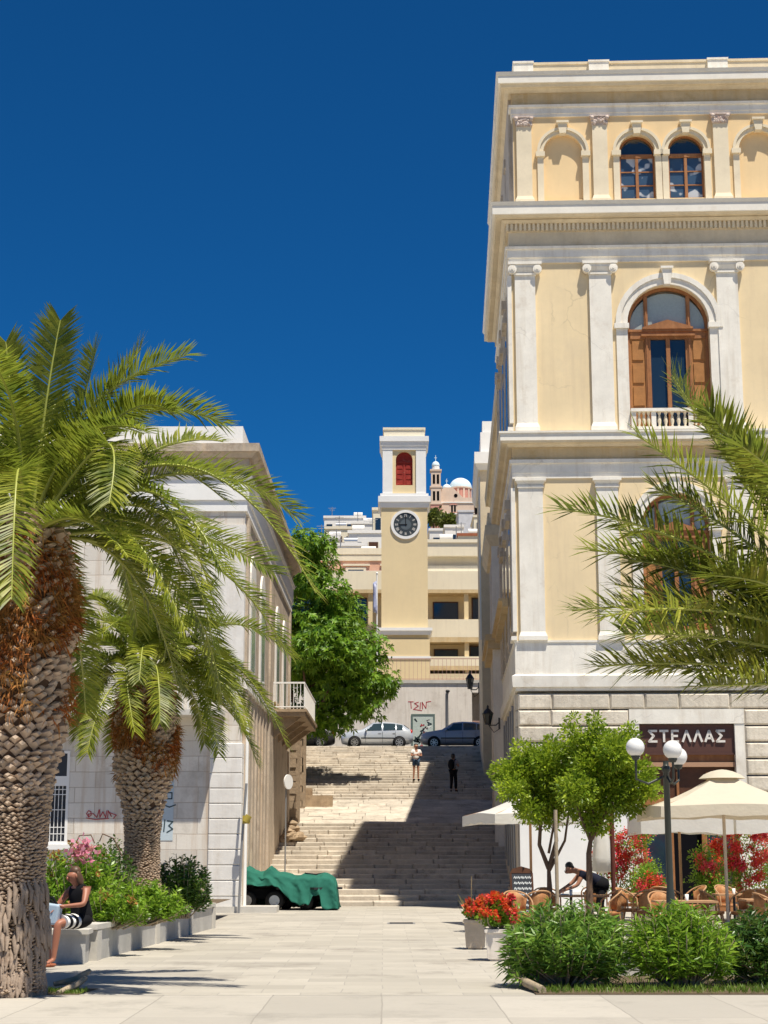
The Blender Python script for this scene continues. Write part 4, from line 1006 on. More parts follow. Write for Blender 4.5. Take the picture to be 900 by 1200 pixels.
# ================================================================== VEGETATION
def rv(): 
    while True:
        v=Vector((random.uniform(-1,1),random.uniform(-1,1),random.uniform(-1,1)))
        if .05<v.length<1: return v.normalized()
def crown(mb,blobs,n,l,w,star=1,droop=.2,shell=.55,up=.3):
    tot=sum(b[3]*b[4]*b[5] for b in blobs)**1
    for b in blobs:
        m_=int(n*b[3]*b[4]*b[5]/tot)
        for i in range(m_):
            v=rv(); r=shell+(1-shell)*random.random()**.7
            if random.random()<.25: r*=random.random()
            nz_=mn.noise(Vector((b[0]+v.x*1.7,b[1]+v.y*1.7,b[2]+v.z*1.7))*1.3)
            r*=1+.6*nz_
            p=Vector((b[0]+v.x*b[3]*r,b[1]+v.y*b[4]*r,b[2]+v.z*b[5]*r))
            if star==1:
                mb.leaf(p,(v+rv()*.8+Vector((0,0,up))),l*random.uniform(.6,1.3),w*random.uniform(.7,1.2),None,droop)
            else:
                base=(v+rv()*.7+Vector((0,0,up))).normalized(); o1=base.orthogonal().normalized(); o2=base.cross(o1)
                for s_ in range(star):
                    a=2*PI*s_/star+random.random(); d=(base*.45+o1*math.cos(a)+o2*math.sin(a))
                    mb.leaf(p,d,l*random.uniform(.7,1.2),w,base,droop)

def frond(leafmb,rachmb,P0,P1,P2,npair,ll,w,twist=0,rr=.022,vee=.35,stiff=.55,plum=.12):
    P0,P1,P2=Vector(P0),Vector(P1),Vector(P2)
    # elevate to cubic-like arch by quadratic bezier
    pts=[];N_=14
    B=lambda t:P0*(1-t)**2+P1*2*t*(1-t)+P2*t*t
    for i in range(N_+1): pts.append(B(i/N_))
    rachmb.tube(pts,[rr*(1-.8*i/N_)+.003 for i in range(N_+1)],5,True,True)
    for i in range(npair):
        t=.14+.86*(i+random.random()*.5)/npair
        p=B(t); T=(B(min(1,t+.02))-B(max(0,t-.02))).normalized()
        upv=Vector((0,0,1)); S=T.cross(upv)
        if S.length<.15: S=Vector((1,0,0)) if abs(T.x)<.7 else Vector((0,1,0))
        S=(S-T*S.dot(T)).normalized()
        Nn=S.cross(T).normalized()
        if twist: 
            q_=Matrix.Rotation(twist,3,T); S=q_@S; Nn=q_@Nn
        prof=min(1,(t-.05)*4)*(1 if t<.8 else 1-.30*((t-.8)/.2)**2)
        for sg in (-1,1):
            l=ll*prof*random.uniform(.85,1.1)
            fwd=.32+.45*t+(.5*max(0,t-.88)/.12)+random.uniform(-.08,.08)
            ang=random.gauss(0,plum); S_=S*math.cos(ang)+Nn*math.sin(ang)
            d=(S_*sg+T*fwd+Nn*(vee+random.uniform(-.16,.16))+rv()*.06).normalized()
            q1=p+d*l*.5; d2=(d+Vector((0,0,-.35*(1-stiff)))+T*.12+rv()*.05).normalized(); q2=q1+d2*l*.5
            sd=d.cross(Nn); 
            if sd.length<1e-3: continue
            sd=sd.normalized()*w*.5
            leafmb.add([p-sd*.5,p+sd*.5,q1+sd,q1-sd,q2],[(0,1,2,3),(3,2,4)])

def palm(label,base,zc,prof,fronds,nrand,Lr,ll,w,leafmat,rows,seed,fibre=(0,0,0),group=None,azr=None,trmax=1,np_=128,plum=.16):
    random.seed(seed)
    t=thing('palm_tree',label,'palm tree',base,0,group)
    tr=MB(); tr.lathe([(r*.93,z) for (r,z) in prof],0,0,28,True,None,.08); tk=tr.build('trunk',MT['trunkdark'],t)
    def rad(z):
        for (r0,z0),(r1,z1) in zip(prof[:-1],prof[1:]):
            if z0<=z<=z1: return r0+(r1-r0)*(z-z0)/(z1-z0)
        return prof[-1][0]
    def leaning(z): return 0
    for nm,mat_,za,zb_ in (('ring_scars',MT['trunk'],prof[0][1]+.05,rows[0]),('leaf_base_stubs',MT['stub'],rows[0],rows[1])):
        q=MB(); z=za; i=0
        while z<zb_:
            f=(z-prof[0][1])/(rows[1]-prof[0][1])
            s=max(0,min(1,(z-(rows[0]-.55))/1.1)); s=s*s*(3-2*s); LP=lambda a,b:a+(b-a)*s; big=s>.6
            dz=LP(.034,.10)*rows[2]; n=int(2*PI*rad(z)/(LP(.11,.20)*rows[2]))
            for k in range(n):
                a=2*PI*(k+.5*(i%2)+random.uniform(-.22,.22))/n; r=rad(z); h=dz*random.uniform(.95,1.7); ww=2*PI*r/n*.62
                out=LP(random.uniform(.008,.03),random.uniform(.02,.15))*rows[2]
                if big and random.random()<.07: continue
                ca,sa=math.cos(a),math.sin(a); 
                def pt(rr,da,zz): 
                    aa=a+da/r; return (rr*math.cos(aa),rr*math.sin(aa),zz)
                zz=z+random.uniform(-.02,.02)*rows[2]
                q.add([pt(r*.93,-ww,zz+h*.5),pt(r*.92,0,zz-h*.2),pt(r*.93,ww,zz+h*.5),pt(r*.95,0,zz+h*1.1),pt(r+out,-ww*.35,zz+h*.75),pt(r+out*1.1,0,zz+h*.45),pt(r+out,ww*.35,zz+h*.75),pt(r+out*.9,0,zz+h)],
                      [(0,1,5,4),(1,2,6,5),(2,3,7,6),(3,0,4,7),(4,5,6,7)])
            z+=dz; i+=1
        q.build(nm,mat_,tk)
    if fibre[2]:
        q=MB()
        for i in range(fibre[2]):
            z=random.triangular(fibre[0],fibre[1],(fibre[0]+fibre[1])/2); a=random.random()*2*PI
            a+= .0
            r=rad(z)+random.uniform(-.03,.09)
            if mn.noise(Vector((math.cos(a)*1.6,math.sin(a)*1.6,z*1.5)))<-.18: continue
            p=Vector((r*math.cos(a),r*math.sin(a),z)); d=Vector((math.cos(a)*random.uniform(-.1,.7)+random.gauss(0,.3),math.sin(a)*random.uniform(-.1,.7)+random.gauss(0,.3),random.uniform(-1.2,.5)))
            q.leaf(p,d,random.uniform(.07,.22),random.uniform(.010,.026),None,.3)
        q.build('fibre_skirt',MT['fibre'],t)
    lf=MB(); ra=MB()
    C0=Vector((0,0,zc))
    for (c,e) in fronds:
        P2=C0+Vector(e); P1=C0+Vector(c); d=(P1-C0); P0=C0+Vector((d.x,d.y,0)).normalized()*.12 if Vector((d.x,d.y,0)).length>.01 else C0
        frond(lf,ra,P0,P1,P2,np_,ll,w,random.uniform(-.35,.35),.026*Lr/3.5,plum=plum)
    for i in range(nrand):
        a=i*2.39996+random.uniform(-.2,.2)
        if azr and math.cos(a)<.2 and i/nrand>azr: continue
        if not azr and base[1]<25 and math.cos(a-R(-58))>.8 and i/nrand>.2: continue
        u=(i+.5)/nrand; el=R(88-86*u**.9)+random.uniform(-.08,.08); Lf=Lr*random.uniform(.85,1.08)*(1-.22*(1-u)**2)
        h=Vector((math.cos(a),math.sin(a),0))
        P0=C0+h*.15+Vector((0,0,.25*(1-u)))
        P1=P0+(h*math.cos(el)+Vector((0,0,math.sin(el))))*Lf*.55
        el2=el-R(50+62*math.sin(PI*min(1,u*.8+.1)))
        P2=P1+(h*math.cos(el2)+Vector((0,0,math.sin(el2))))*Lf*.55
        frond(lf,ra,P0,P1,P2,np_,ll,w,random.uniform(-.3,.3),.026*Lr/3.5,plum=plum)
    ra.build('midribs',MT['rachis'],t); lf.build('crown',leafmat,t)
    return t
# palm one: big, left edge. offsets (right, depth, up) in metres from crown centre
def o(px,py,cx,cy,s,d=0): return ((px-cx)/s,d,(cy-py)/s)
B1=at(6,1158,19.4); s1=98; c1=(28,635)
fr1=[(o(45,480,*c1,s1,-.2),o(62,368,*c1,s1,-.2)),(o(80,500,*c1,s1,.3),o(92,385,*c1,s1,.5)),(o(95,490,*c1,s1,0),o(158,398,*c1,s1,0)),
     (o(0,480,*c1,s1,.3),o(-15,380,*c1,s1,.3)),(o(-30,500,*c1,s1,-.3),o(-60,400,*c1,s1,-.3)),(o(20,500,*c1,s1,.9),o(30,430,*c1,s1,1.3)),
     (o(120,410,*c1,s1,.3),o(255,480,*c1,s1,.5)),(o(140,440,*c1,s1,-.5),o(213,505,*c1,s1,-.9)),(o(150,470,*c1,s1,1.0),o(245,475,*c1,s1,1.6)),
     (o(220,480,*c1,s1,.3),o(345,595,*c1,s1,.6)),(o(230,430,*c1,s1,-.2),o(376,705,*c1,s1,-.3)),(o(200,520,*c1,s1,-.9),o(278,700,*c1,s1,-1.4)),
     (o(170,460,*c1,s1,-1.2),o(158,632,*c1,s1,-1.9)),(o(45,480,*c1,s1,-1.6),o(62,740,*c1,s1,-2.1)),(o(150,560,*c1,s1,-.8),o(235,760,*c1,s1,-1.2)),
     (o(240,580,*c1,s1,.5),o(335,760,*c1,s1,.9)),(o(150,590,*c1,s1,.8),o(200,800,*c1,s1,1.1)),(o(190,560,*c1,s1,1.4),o(310,640,*c1,s1,2.2)),
     (o(-40,520,*c1,s1,-1.2),o(-50,720,*c1,s1,-1.8)),(o(110,600,*c1,s1,-1.1),o(180,690,*c1,s1,-1.9))]
P1_=palm('large date palm with thick fibrous trunk at the left edge of the plaza',(B1.x,B1.y,0),5.35,
     [(.46,0),(.44,.18),(.41,.5),(.39,1.0),(.41,2.0),(.45,2.6),(.52,3.0),(.56,3.5),(.57,4.2),(.53,5.0),(.42,5.5),(.2,5.7)],fr1,34,3.6,.42,.027,MT['palm'],(2.3,5.55,.72),21,(3.1,5.5,15000))
q=MB(); random.seed(9)
for i in range(620):
    a=random.random()*2*PI; z0=.1+1.25*random.random()**1.5; r=.40+.05*mn.noise(Vector((math.cos(a)*2,math.sin(a)*2,z0*3))); da=random.uniform(-.12,.12)
    q.tube([(r*.93*math.cos(a),r*.93*math.sin(a),z0),((r+.03)*math.cos(a+da*.9),(r+.03)*math.sin(a+da*.9),max(.02,z0-.12)),((r+.05)*math.cos(a+da*.4),(r+.05)*math.sin(a+da*.4),max(0,z0-.26))],[.010,.032,.014],5)
q.build('root_flare',MT['root'],P1_)
B2=at(165,1040,31); s2=61.5; c2=(176,790)
fr2=[(o(110,720,*c2,s2,-.5),o(84,862,*c2,s2,-.9)),(o(150,740,*c2,s2,-1.4),o(182,860,*c2,s2,-2.0)),(o(240,730,*c2,s2,-.6),o(268,880,*c2,s2,-1.0)),(o(270,700,*c2,s2,0),o(342,868,*c2,s2,0)),
     (o(260,720,*c2,s2,.6),o(322,835,*c2,s2,1)),(o(230,690,*c2,s2,-.9),o(300,850,*c2,s2,-1.6)),(o(100,680,*c2,s2,0),o(60,760,*c2,s2,0)),(o(120,660,*c2,s2,.6),o(85,690,*c2,s2,1)),
     (o(190,660,*c2,s2,.2),o(215,610,*c2,s2,.3)),(o(260,670,*c2,s2,.3),o(345,760,*c2,s2,.5)),(o(160,660,*c2,s2,-.2),o(150,600,*c2,s2,-.2))]
palm('smaller date palm rising from the planter beside the white corner building',(B2.x,B2.y,.3),4.55,
     [(.50,0),(.40,.4),(.34,.9),(.32,1.6),(.35,2.1),(.46,2.5),(.53,2.9),(.52,3.8),(.38,4.5),(.2,4.7)],fr2,30,2.9,.38,.027,MT['palm'],(2.0,4.6,.72),22,(2.65,4.6,12000))
B3=at(1085,1120,13); s3=149; c3=(1085,800)
fr3=[(o(900,680,*c3,s3,.3),o(760,590,*c3,s3,.5)),(o(930,560,*c3,s3,-.2),o(850,470,*c3,s3,-.3)),(o(920,780,*c3,s3,.2),o(770,770,*c3,s3,.2)),(o(880,760,*c3,s3,0),o(715,775,*c3,s3,0)),(o(900,640,*c3,s3,.2),o(715,625,*c3,s3,.3)),(o(940,800,*c3,s3,-.5),o(810,812,*c3,s3,-.9)),(o(920,590,*c3,s3,0),o(820,408,*c3,s3,.1)),(o(950,560,*c3,s3,.4),o(845,405,*c3,s3,.7)),(o(960,520,*c3,s3,.6),o(888,440,*c3,s3,.8)),(o(940,630,*c3,s3,-.4),o(757,512,*c3,s3,-.6)),
     (o(870,610,*c3,s3,-.2),o(672,592,*c3,s3,-.3)),(o(880,670,*c3,s3,.5),o(700,690,*c3,s3,.8)),(o(890,690,*c3,s3,-.6),o(703,738,*c3,s3,-1.1)),(o(900,700,*c3,s3,0),o(760,720,*c3,s3,.2)),
     (o(900,640,*c3,s3,.7),o(790,610,*c3,s3,1.2)),(o(900,735,*c3,s3,-.3),o(735,748,*c3,s3,-.6)),(o(930,700,*c3,s3,.2),o(745,668,*c3,s3,.3)),(o(930,600,*c3,s3,.3),o(805,540,*c3,s3,.5)),(o(950,740,*c3,s3,.4),o(800,745,*c3,s3,.7)),(o(960,600,*c3,s3,-.9),o(850,560,*c3,s3,-1.5)),(o(880,650,*c3,s3,.1),o(760,640,*c3,s3,.2)),(o(930,720,*c3,s3,.6),o(810,760,*c3,s3,1.1)),
     (o(1000,560,*c3,s3,0),o(960,400,*c3,s3,0)),(o(960,680,*c3,s3,-.5),o(830,690,*c3,s3,-1.0)),(o(980,640,*c3,s3,.3),o(900,470,*c3,s3,.4))]
palm('palm whose long olive fronds reach in from the right edge over the plaza',(B3.x,B3.y,0),2.9,
     [(.45,0),(.36,.5),(.36,1.2),(.45,1.9),(.45,2.6),(.3,3.0)],fr3,8,2.5,.33,.022,MT['palmr'],(1.1,3.0,.8),23,(2.0,2.9,2500),azr=.25,plum=.42,np_=140)

# street tree on the left of the stairs
random.seed(31)
cT=at(396,760,77); sT=1942/77
t=thing('street_tree','large bright green tree leaning over the left side of the stairs','tree',(-4.6,77,stz(77)))
q=MB(); q.tube([(0,0,-.5),(.3,0,1.2),(.9,-.2,3),(1.3,-.2,5)],[.30,.26,.20,.12],8)
for a in range(7):
    an=a*.9; q.tube([(.7,-.1,2.3),(1.2+math.cos(an)*1.0,math.sin(an)*1.0,4),(1.2+math.cos(an)*2,math.sin(an)*1.8,5.8+.4*a%2)],[.12,.08,.03],6)
q.build('trunk',MT['bark'],t)
bl=[]
def tb(px,py,rpx,d=0,fl=.8):
    p=at(px,py,77+d); return (p.x+4.6,p.y-77,p.z-stz(77),rpx/sT,rpx/sT,rpx/sT*fl)
for a in [(360,635,26),(358,680,34),(385,700,32),(352,730,36),(395,745,40),(430,762,28),(420,800,36),(448,800,22),(385,800,42),(362,840,30),(395,838,26),(425,825,24),(350,780,36),(370,660,26,1.5),(400,720,30,2),(340,650,30,1),(410,770,30,-1.5),(375,760,40,-1.5),(378,640,20)]: bl.append(tb(*a))
q=MB(); crown(q,bl,6200,.27,.095,7,.35,.5,.25); q.build('crown',MT['treeleaf'],t)
# scrub trees on the hill
def scrubtree(label,px,py,r,Y,mat,n=900):
    p=at(px,py,Y); s_=Y/1942; t=thing('hillside_tree',label,'tree',(p.x,Y,p.z-r*s_*1.3))
    q=MB(); q.tube([(0,0,-2),(0,0,r*s_*1.2)],[.3,.15],6); q.build('trunk',MT['bark'],t)
    q=MB(); crown(q,[(0,0,r*s_*1.3,r*s_*1.2,r*s_,r*s_),(r*s_*.9,0,r*s_,r*s_*.8,r*s_*.8,r*s_*.7)],n,.9,.5,1,.1,.4); q.build('crown',mat,t)
scrubtree('round olive green tree on the hill touching the right edge of the clock tower',508,606,9,340,MT['scrub'])
scrubtree('low olive green tree on the hill below the church, right of the rounder one',524,610,8,330,MT['scrub'])
# citrus trees
def citrus(label,base,Y,blobs,stems,seed,n,group='citrus trees in front of the cafe'):
    random.seed(seed); b=at(base[0],1000,Y); t=thing('citrus_tree',label,'tree',(b.x,Y,0),0,group); s_=1942/Y
    def loc(px,py,d=0): p=at(px,py,Y+d); return Vector((p.x-b.x,d,p.z))
    q=MB()
    for st_ in stems:
        pts=[loc(*p_) for p_ in st_[0]]; pts[0].z=max(0,pts[0].z) if len(st_)<3 else pts[0].z
        q.tube(pts,[st_[1]*(1-.5*i/(len(pts)-1)) for i in range(len(pts))],7)
    q.build('trunk',MT['bark'],t)
    bb=[]
    for (px,py,r,d) in blobs: p=loc(px,py,d); bb.append((p.x,p.y,p.z,r/s_,r/s_,r/s_*.85))
    q=MB(); crown(q,bb,int(n*1.2),.095,.045,1,.15,.4,.35); q.build('crown',MT['citrus'],t)
citrus('bushy lime green citrus tree with forked dark trunk beside the menu board',(644,0),34,
   [(600,908,24,0),(625,900,28,.3),(650,895,30,-.2),(600,925,18,-.5),(630,935,28,.4),(655,930,30,0),(645,870,12,0),(640,955,20,.2),(670,915,26,.6),(615,880,16,.1),(585,905,12,0),(620,950,18,-.3)],
   [([(644,1100),(644,1040),(643,1018)],.075),([(643,1018),(632,990),(634,955),(625,930)],.05),([(643,1018),(652,985),(648,940),(655,910)],.05),([(643,1000),(650,960),(640,920)],.03),([(644,1020),(662,985),(668,940)],.035)],41,15000)
citrus('taller citrus tree on the right with upright shoots, reaching the lamp post',(690,0),33,
   [(695,900,30,0),(720,895,30,.4),(745,912,26,0),(760,925,16,-.2),(700,865,22,0),(680,880,24,.5),(670,860,14,0),(735,870,18,0),(738,855,10,0),(697,842,10,0),(672,842,9,0),(715,930,30,0),(690,945,26,.4),(740,940,20,.3),(675,925,24,-.4),(700,965,18,0),(722,880,24,-.5)],
   [([(692,1105),(691,1050),(690,1000),(692,985)],.085),([(692,985),(705,960),(725,925),(740,890)],.05),([(692,985),(680,955),(668,930)],.04),([(692,985),(697,940),(695,880)],.04)],42,19000)
citrus2=[]
# oleanders: shoots with whorls of long leaves
def shrub(name,label,cx,cy,base_z,w_,d_,h,shoots,leafmat,ll,lw,seed,stemmat=None,flower=None,cat='shrub',group=None,nl=34,spread=1.0):
    random.seed(seed); t=thing(name,label,cat,(cx,cy,base_z),0,group)
    sm=MB(); lf=MB(); fls=[]
    for i in range(shoots):
        a=random.random()*2*PI; r=math.sqrt(random.random())
        top=Vector((math.cos(a)*r*w_/2,math.sin(a)*r*d_/2,h*(.42+.58*math.sqrt(max(0,1-r*r)))*random.uniform(.72,1.06)))
        if random.random()<.25: top.z*=random.uniform(.4,.8)
        b=Vector((top.x*.22+random.gauss(0,.04),top.y*.22,0)); mid=(b+top)/2+Vector((top.x*.18,top.y*.18,0))
        if i%3==0: sm.tube([b,mid,top],[.014,.010,.005],4,False)
        for k in range(nl):
            u=.35+.65*(k/nl)
            p=b*(1-u)**2+mid*2*u*(1-u)+top*u*u
            dirn=(top-mid).normalized(); sd=rv(); sd=(sd-dirn*sd.dot(dirn)).normalized()
            lf.leaf(p,sd*spread+dirn*random.uniform(.35,1.1),ll*random.uniform(.6,1.2),lw*random.uniform(.8,1.2),None,random.uniform(0,.35))
        if flower and random.random()<flower[1]:
            fl=MB(); fls.append(fl)
            for k in range(flower[2]):
                fl.leaf(top+rv()*flower[3]*.8*random.random(),rv()+Vector((0,-.4,.3)),.055,.05,None,0)
    sm.build('stems',stemmat or MT['barklight'],t); lf.build('foliage',leafmat,t)
    for fl in fls[:95]: fl.build('flower',flower[0],t)
    return t
def PXY(px,Y): return (px-450)*Y/1942
shrub('oleander_bush','wide dark green oleander bush nearest the planters, left of the plaza bed',PXY(660,20.6),20.6,0,1.62,1.2,1.01,330,MT['ole'],.17,.026,51)
shrub('oleander_bush','brighter green fan-shaped oleander bush in the middle of the plaza bed',PXY(793,20.4),20.4,0,1.35,1.1,1.02,270,MT['oleb'],.15,.024,52)
shrub('oleander_bush','dark oleander bush with red blossom cut by the right edge of the picture',PXY(905,20.8),20.8,0,1.5,1.2,.95,260,MT['oled'],.14,.028,53,flower=(MT['magfl'],.012,30,.06))
# left planter plants
shrub('flower_bush','pink flowering hibiscus bush with withered orange leaves behind the seated woman',PXY(92,27.5),27.5,.4,1.7,1.3,1.35,190,MT['oleb'],.12,.04,54,flower=(MT['dryfl'],.16,14,.12))
random.seed(6); q=MB()
for i in range(150): 
    p=Vector((PXY(97,26.9)+random.gauss(0,.12),26.9+random.gauss(0,.1),1.62+random.gauss(0,.09))); q.leaf(p,rv()+Vector((0,-.6,.3)),.09,.08)
q.build('pink_blossom',MT['pinkfl'],bpy.data.objects['flower_bush']).matrix_parent_inverse=Matrix.Translation(-Vector(bpy.data.objects['flower_bush'].location))
shrub('dark_shrub','tall dark green shrub between the pink bush and the small palm',PXY(128,29.5),29.5,.4,1.0,.9,1.5,120,MT['oled'],.10,.04,55)
shrub('dark_shrub','round dark green oleander with small white flowers right of the small palm',PXY(214,31.5),31.5,.4,1.15,1.0,1.15,170,MT['oled'],.12,.035,56,flower=(MT['whitefl'],.12,6,.06))
shrub('low_shrub','low bright green leafy plants along the bench back near the palm foot',PXY(165,28.3),28.3,.4,1.7,.9,.75,170,MT['oleb'],.12,.035,57,flower=(MT['whitefl'],.08,6,.06))
shrub('low_shrub','low red and green leafy plant next to the seated woman elbow',PXY(128,26.6),26.6,.42,1.3,.7,.62,130,MT['oleb'],.11,.03,58,flower=(MT['dryfl'],.2,10,.08))
# planting bed right with grass, kerb and low marble block
q=MB(); q.box(PXY(620,20),9,19.42,22.2,.0,.02); struct(q.build('planting_bed',MT['soil'],None))
q=MB(); random.seed(8)
for i in range(5200):
    x=random.uniform(PXY(622,20),9); y=random.choice([random.uniform(19.43,20.0),random.uniform(19.43,22.1)]); q.leaf(Vector((x,y,.015)),Vector((random.gauss(0,.5),random.gauss(0,.5),1)),random.uniform(.03,.12),.012)
for i in range(900):
    x=random.uniform(-4.5,PXY(105,19.6)); y=random.uniform(19.43,19.95); q.leaf(Vector((x,y,.01)),Vector((random.gauss(0,.4),random.gauss(0,.4),1)),random.uniform(.02,.07),.012)
g=q.build('grass',MT['grass'],None); tag(g,'short green grass along the edge of the planting beds','grass'); g['kind']='stuff'
q=MB(); q.tube([(PXY(607,20),20.9,.16),(PXY(616,20),20.2,.08),(PXY(628,20),19.5,.05)],[.05,.055,.05],7); tag(q.build('kerb_log',MT['barklight'],None),'short weathered log edging the planting bed beside the wide oleander','log')
q=MB(); q.box(PXY(700,22.4),9,22.4,22.7,0,.30); q.box(PXY(700,22.4),9,22.35,22.75,.302,.36); tag(q.build('low_marble_wall',MT['bench'],None),'low grey marble kerb wall behind the oleander bushes','wall')
q=MB(); x=-9
for (x0,x1,y0,y1) in ((-8,PXY(100,19.6),19.42,21.4),): y1=20.3; q.add([(x0,y0,.008),(x1,y0,.008),(x1+.1,y1,.008),(x0,y1,.008)],[(0,1,2,3)])
struct(q.build('palm_bed',MT['soil'],None))
q=MB(); q.tube([(PXY(70,20.3),20.25,.06),(PXY(98,20.6),20.35,.10),(PXY(112,20.9),20.75,.18)],[.03,.05,.03],6); q.tube([(PXY(75,19.5),19.46,.02),(PXY(92,19.8),19.9,.07),(PXY(104,20.3),20.4,.12)],[.03,.045,.03],6)
tag(q.build('exposed_root',MT['barklight'],None),'pale exposed root lying on the ground right of the large palm','root')
# ================================================================== LEFT BENCH PLANTER
# front face runs from near corner back towards the building
A0=Vector((PXY(72,24.6),24.6)); A1=Vector((PXY(104,24.9),24.9)); A2=Vector((PXY(252,36.5),36.5))
BN=thing('marble_bench','long grey marble bench wall of the flower bed on the left','bench',(0,0,0))
q=MB()
def seg(mb,a,b,th,z0,z1,ov=0):
    d=(b-a).normalized(); n=Vector((-d.y,d.x)); a=a-d*ov; b=b+d*ov
    P=[a-n*ov,b-n*ov,b+n*th,a+n*th]
    mb.add([(p.x,p.y,z0) for p in P]+[(p.x,p.y,z1) for p in P],[(0,3,2,1),(4,5,6,7),(0,1,5,4),(1,2,6,5),(2,3,7,6),(3,0,4,7)])
Lf=Vector((-9,24.6)); 
seg(q,Lf,A1,.5,0,.42)
d=(A2-A1).normalized()
seg(q,A1+d*.7,A2,.45,0,.46)
q.build('bench_wall',MT['bench'],BN)
q=MB(); seg(q,Lf,A1,.55,.422,.49,.05); seg(q,A1+d*.6,A2,.5,.462,.54,.04); q.build('seat_slab',MT['benchtop'],BN)
for t_ in (.62,5.2,8.6,11.4):
    q=MB(); p=A1+d*t_; seg(q,p,p+d*.28,.5,0,.45,.0)
    n=Vector((-d.y,d.x)); 
    for i,v in enumerate(q.v): q.v[i]=(v[0]-n.x*.035,v[1]-n.y*.035,v[2])
    q.build('pier',MT['benchtop'],BN)
q=MB(); q.add([(-9,25.0,.42),(A1.x-.2,25.1,.42),(A2.x-.3,36.5,.42),(A2.x-.3,44,.42),(-9,44,.42)],[(0,1,2,3,4)]); struct(q.build('flower_bed_soil',MT['soil'],None))
q=MB(); q.tube([(0,0,0),(.15,.0,.35),(.35,.0,.36),(.42,0,.22)],.012,5,False); q.tube([(.9,0,0),(.75,0,.3),(.55,0,.38),(.5,0,.25)],.012,5,False)
o_=q.build('bare_branch',MT['bark'],None,(PXY(82,28.6),28.6,1.55)); tag(o_,'thin curved bare branches sticking up above the pink bush','branch')
# ================================================================== COVERED VEHICLES
def quad(label,loc,rz,wb=.62):
    t=thing('quad_bike',label,'quad bike',loc,rz)
    q=MB(); q.box(-.75,.75,-.22,.22,.30,.62); q.box(-.55,.1,-.3,.3,.62,.78); q.prism([(.2,.6),(.75,.6),(.6,.85),(.25,.8)],-.28,.28); b=q.build('body',MT['blackcl'],t); bevel(b,.05)
    q=MB(); q.box(-.98,-.45,-.5,.5,.58,.64); q.box(.45,.98,-.5,.5,.58,.64); q.build('fender',MT['black'],t)
    for x in (-wb,wb):
        for sg in (-1,1):
            M_=Matrix.Translation((x,sg*.46,.27))
            q=MB(); 
            prof=[(.14,-.11),(.22,-.12),(.27,-.08),(.275,0),(.27,.08),(.22,.12),(.14,.11)]
            vs=[];n=22
            for (r,yy) in prof:
                for k in range(n): a=2*PI*k/n; vs.append((r*math.cos(a),yy,r*math.sin(a)))
            q.add(vs,[(i*n+k,i*n+(k+1)%n,(i+1)*n+(k+1)%n,(i+1)*n+k) for i in range(6) for k in range(n)],True,M_); w_=q.build('tyre',MT['rubber'],t)
            q=MB(); yy=sg*.10
            q.arcband(0,0,.125,.15,yy-.015,yy+.015,0,360,20,M_); q.disc(0,0,.125,yy*.6-.01,yy*.6+.01,16,M_)
            for k in range(6): a=2*PI*k/6; q.stroke([(.02*math.cos(a),.02*math.sin(a)),(.14*math.cos(a),.14*math.sin(a))],.03,yy*.8-.01,yy*.8+.01,M_)
            q.disc(0,0,.04,yy-.01,yy+.01,10,M_)
            q.build('rim',MT['alloy'],w_)
    q=MB(); q.tube([(.45,0,.8),(.35,0,1.0),(.3,-.35,1.04)],.02,6); q.tube([(.35,0,1.0),(.3,.35,1.04)],.02,6); q.build('handlebar',MT['black'],t)
    return t
qy=48.6
quad('black quad bike on the left under the green tarpaulin showing two wheels side-on',(PXY(308,qy)+.0,qy-.12,0),R(180),.40)
quad('black quad bike on the right under the green tarpaulin, turned towards the stairs',(PXY(362,qy)+.0,qy+.15,0),R(-52),.5)
# tarpaulin: cloth surface over both
x0,x1=PXY(286,48.3),PXY(393,48.3); NX,NY=120,44; vs=[]
def top(u):
    k=[(0,1.22),(.10,1.18),(.22,1.10),(.30,1.26),(.40,1.08),(.55,1.02),(.75,1.04),(.93,1.02),(1.0,.9)]
    for (a,b_),(c_,d_) in zip(k[:-1],k[1:]):
        if a<=u<=c_: return b_+(d_-b_)*(u-a)/(c_-a)
    return .9
def hem(u):
    k=[(0,.70),(.25,.70),(.38,.66),(.5,.36),(.62,.15),(.72,.14),(.76,.40),(.84,.44),(.86,.08),(1.0,.05)]
    for (a,b_),(c_,d_) in zip(k[:-1],k[1:]):
        if a<=u<=c_: return b_+(d_-b_)*(u-a)/(c_-a)
    return .05
for i in range(NX+1):
    u=i/NX
    for j in range(NY+1):
        v=j/NY; T=top(u)+.05*mn.noise(Vector((u*9,v*3,0))); H=hem(u)+.04*mn.noise(Vector((u*14,5,0)))
        x=x0+(x1-x0)*u
        if v<.42: s_=v/.42; z=H+(T-.1-H)*s_; y=qy-.78-.10*(1-s_)+.10*s_; fold=.055*math.sin(u*34+s_*2.5+3*mn.noise(Vector((u*5,s_*2,1))))*(1-s_*.8); y+=fold
        elif v<.62: s_=(v-.42)/.20; z=T-.1+.1*math.sin(s_*PI)+.02*math.sin(u*30); y=qy-.68+1.5*s_
        else: s_=(v-.62)/.38; z=T-.1-(T-.15)*s_; y=qy+.82+.1*s_
        if u>.93 and v>.1: x+= -.0
        cr=abs(mn.noise(Vector((u*16+v*5,v*9-u*6,3))))
        vs.append((x+.05*mn.noise(Vector((v*5,u*4,2))),y-.03*cr,z+.045*mn.noise(Vector((x*3+v*4,v*6-u*8,0)))-.035*cr))
q=MB(); q.add(vs,[(i*(NY+1)+j,(i+1)*(NY+1)+j,(i+1)*(NY+1)+j+1,i*(NY+1)+j+1) for i in range(NX) for j in range(NY)],True)
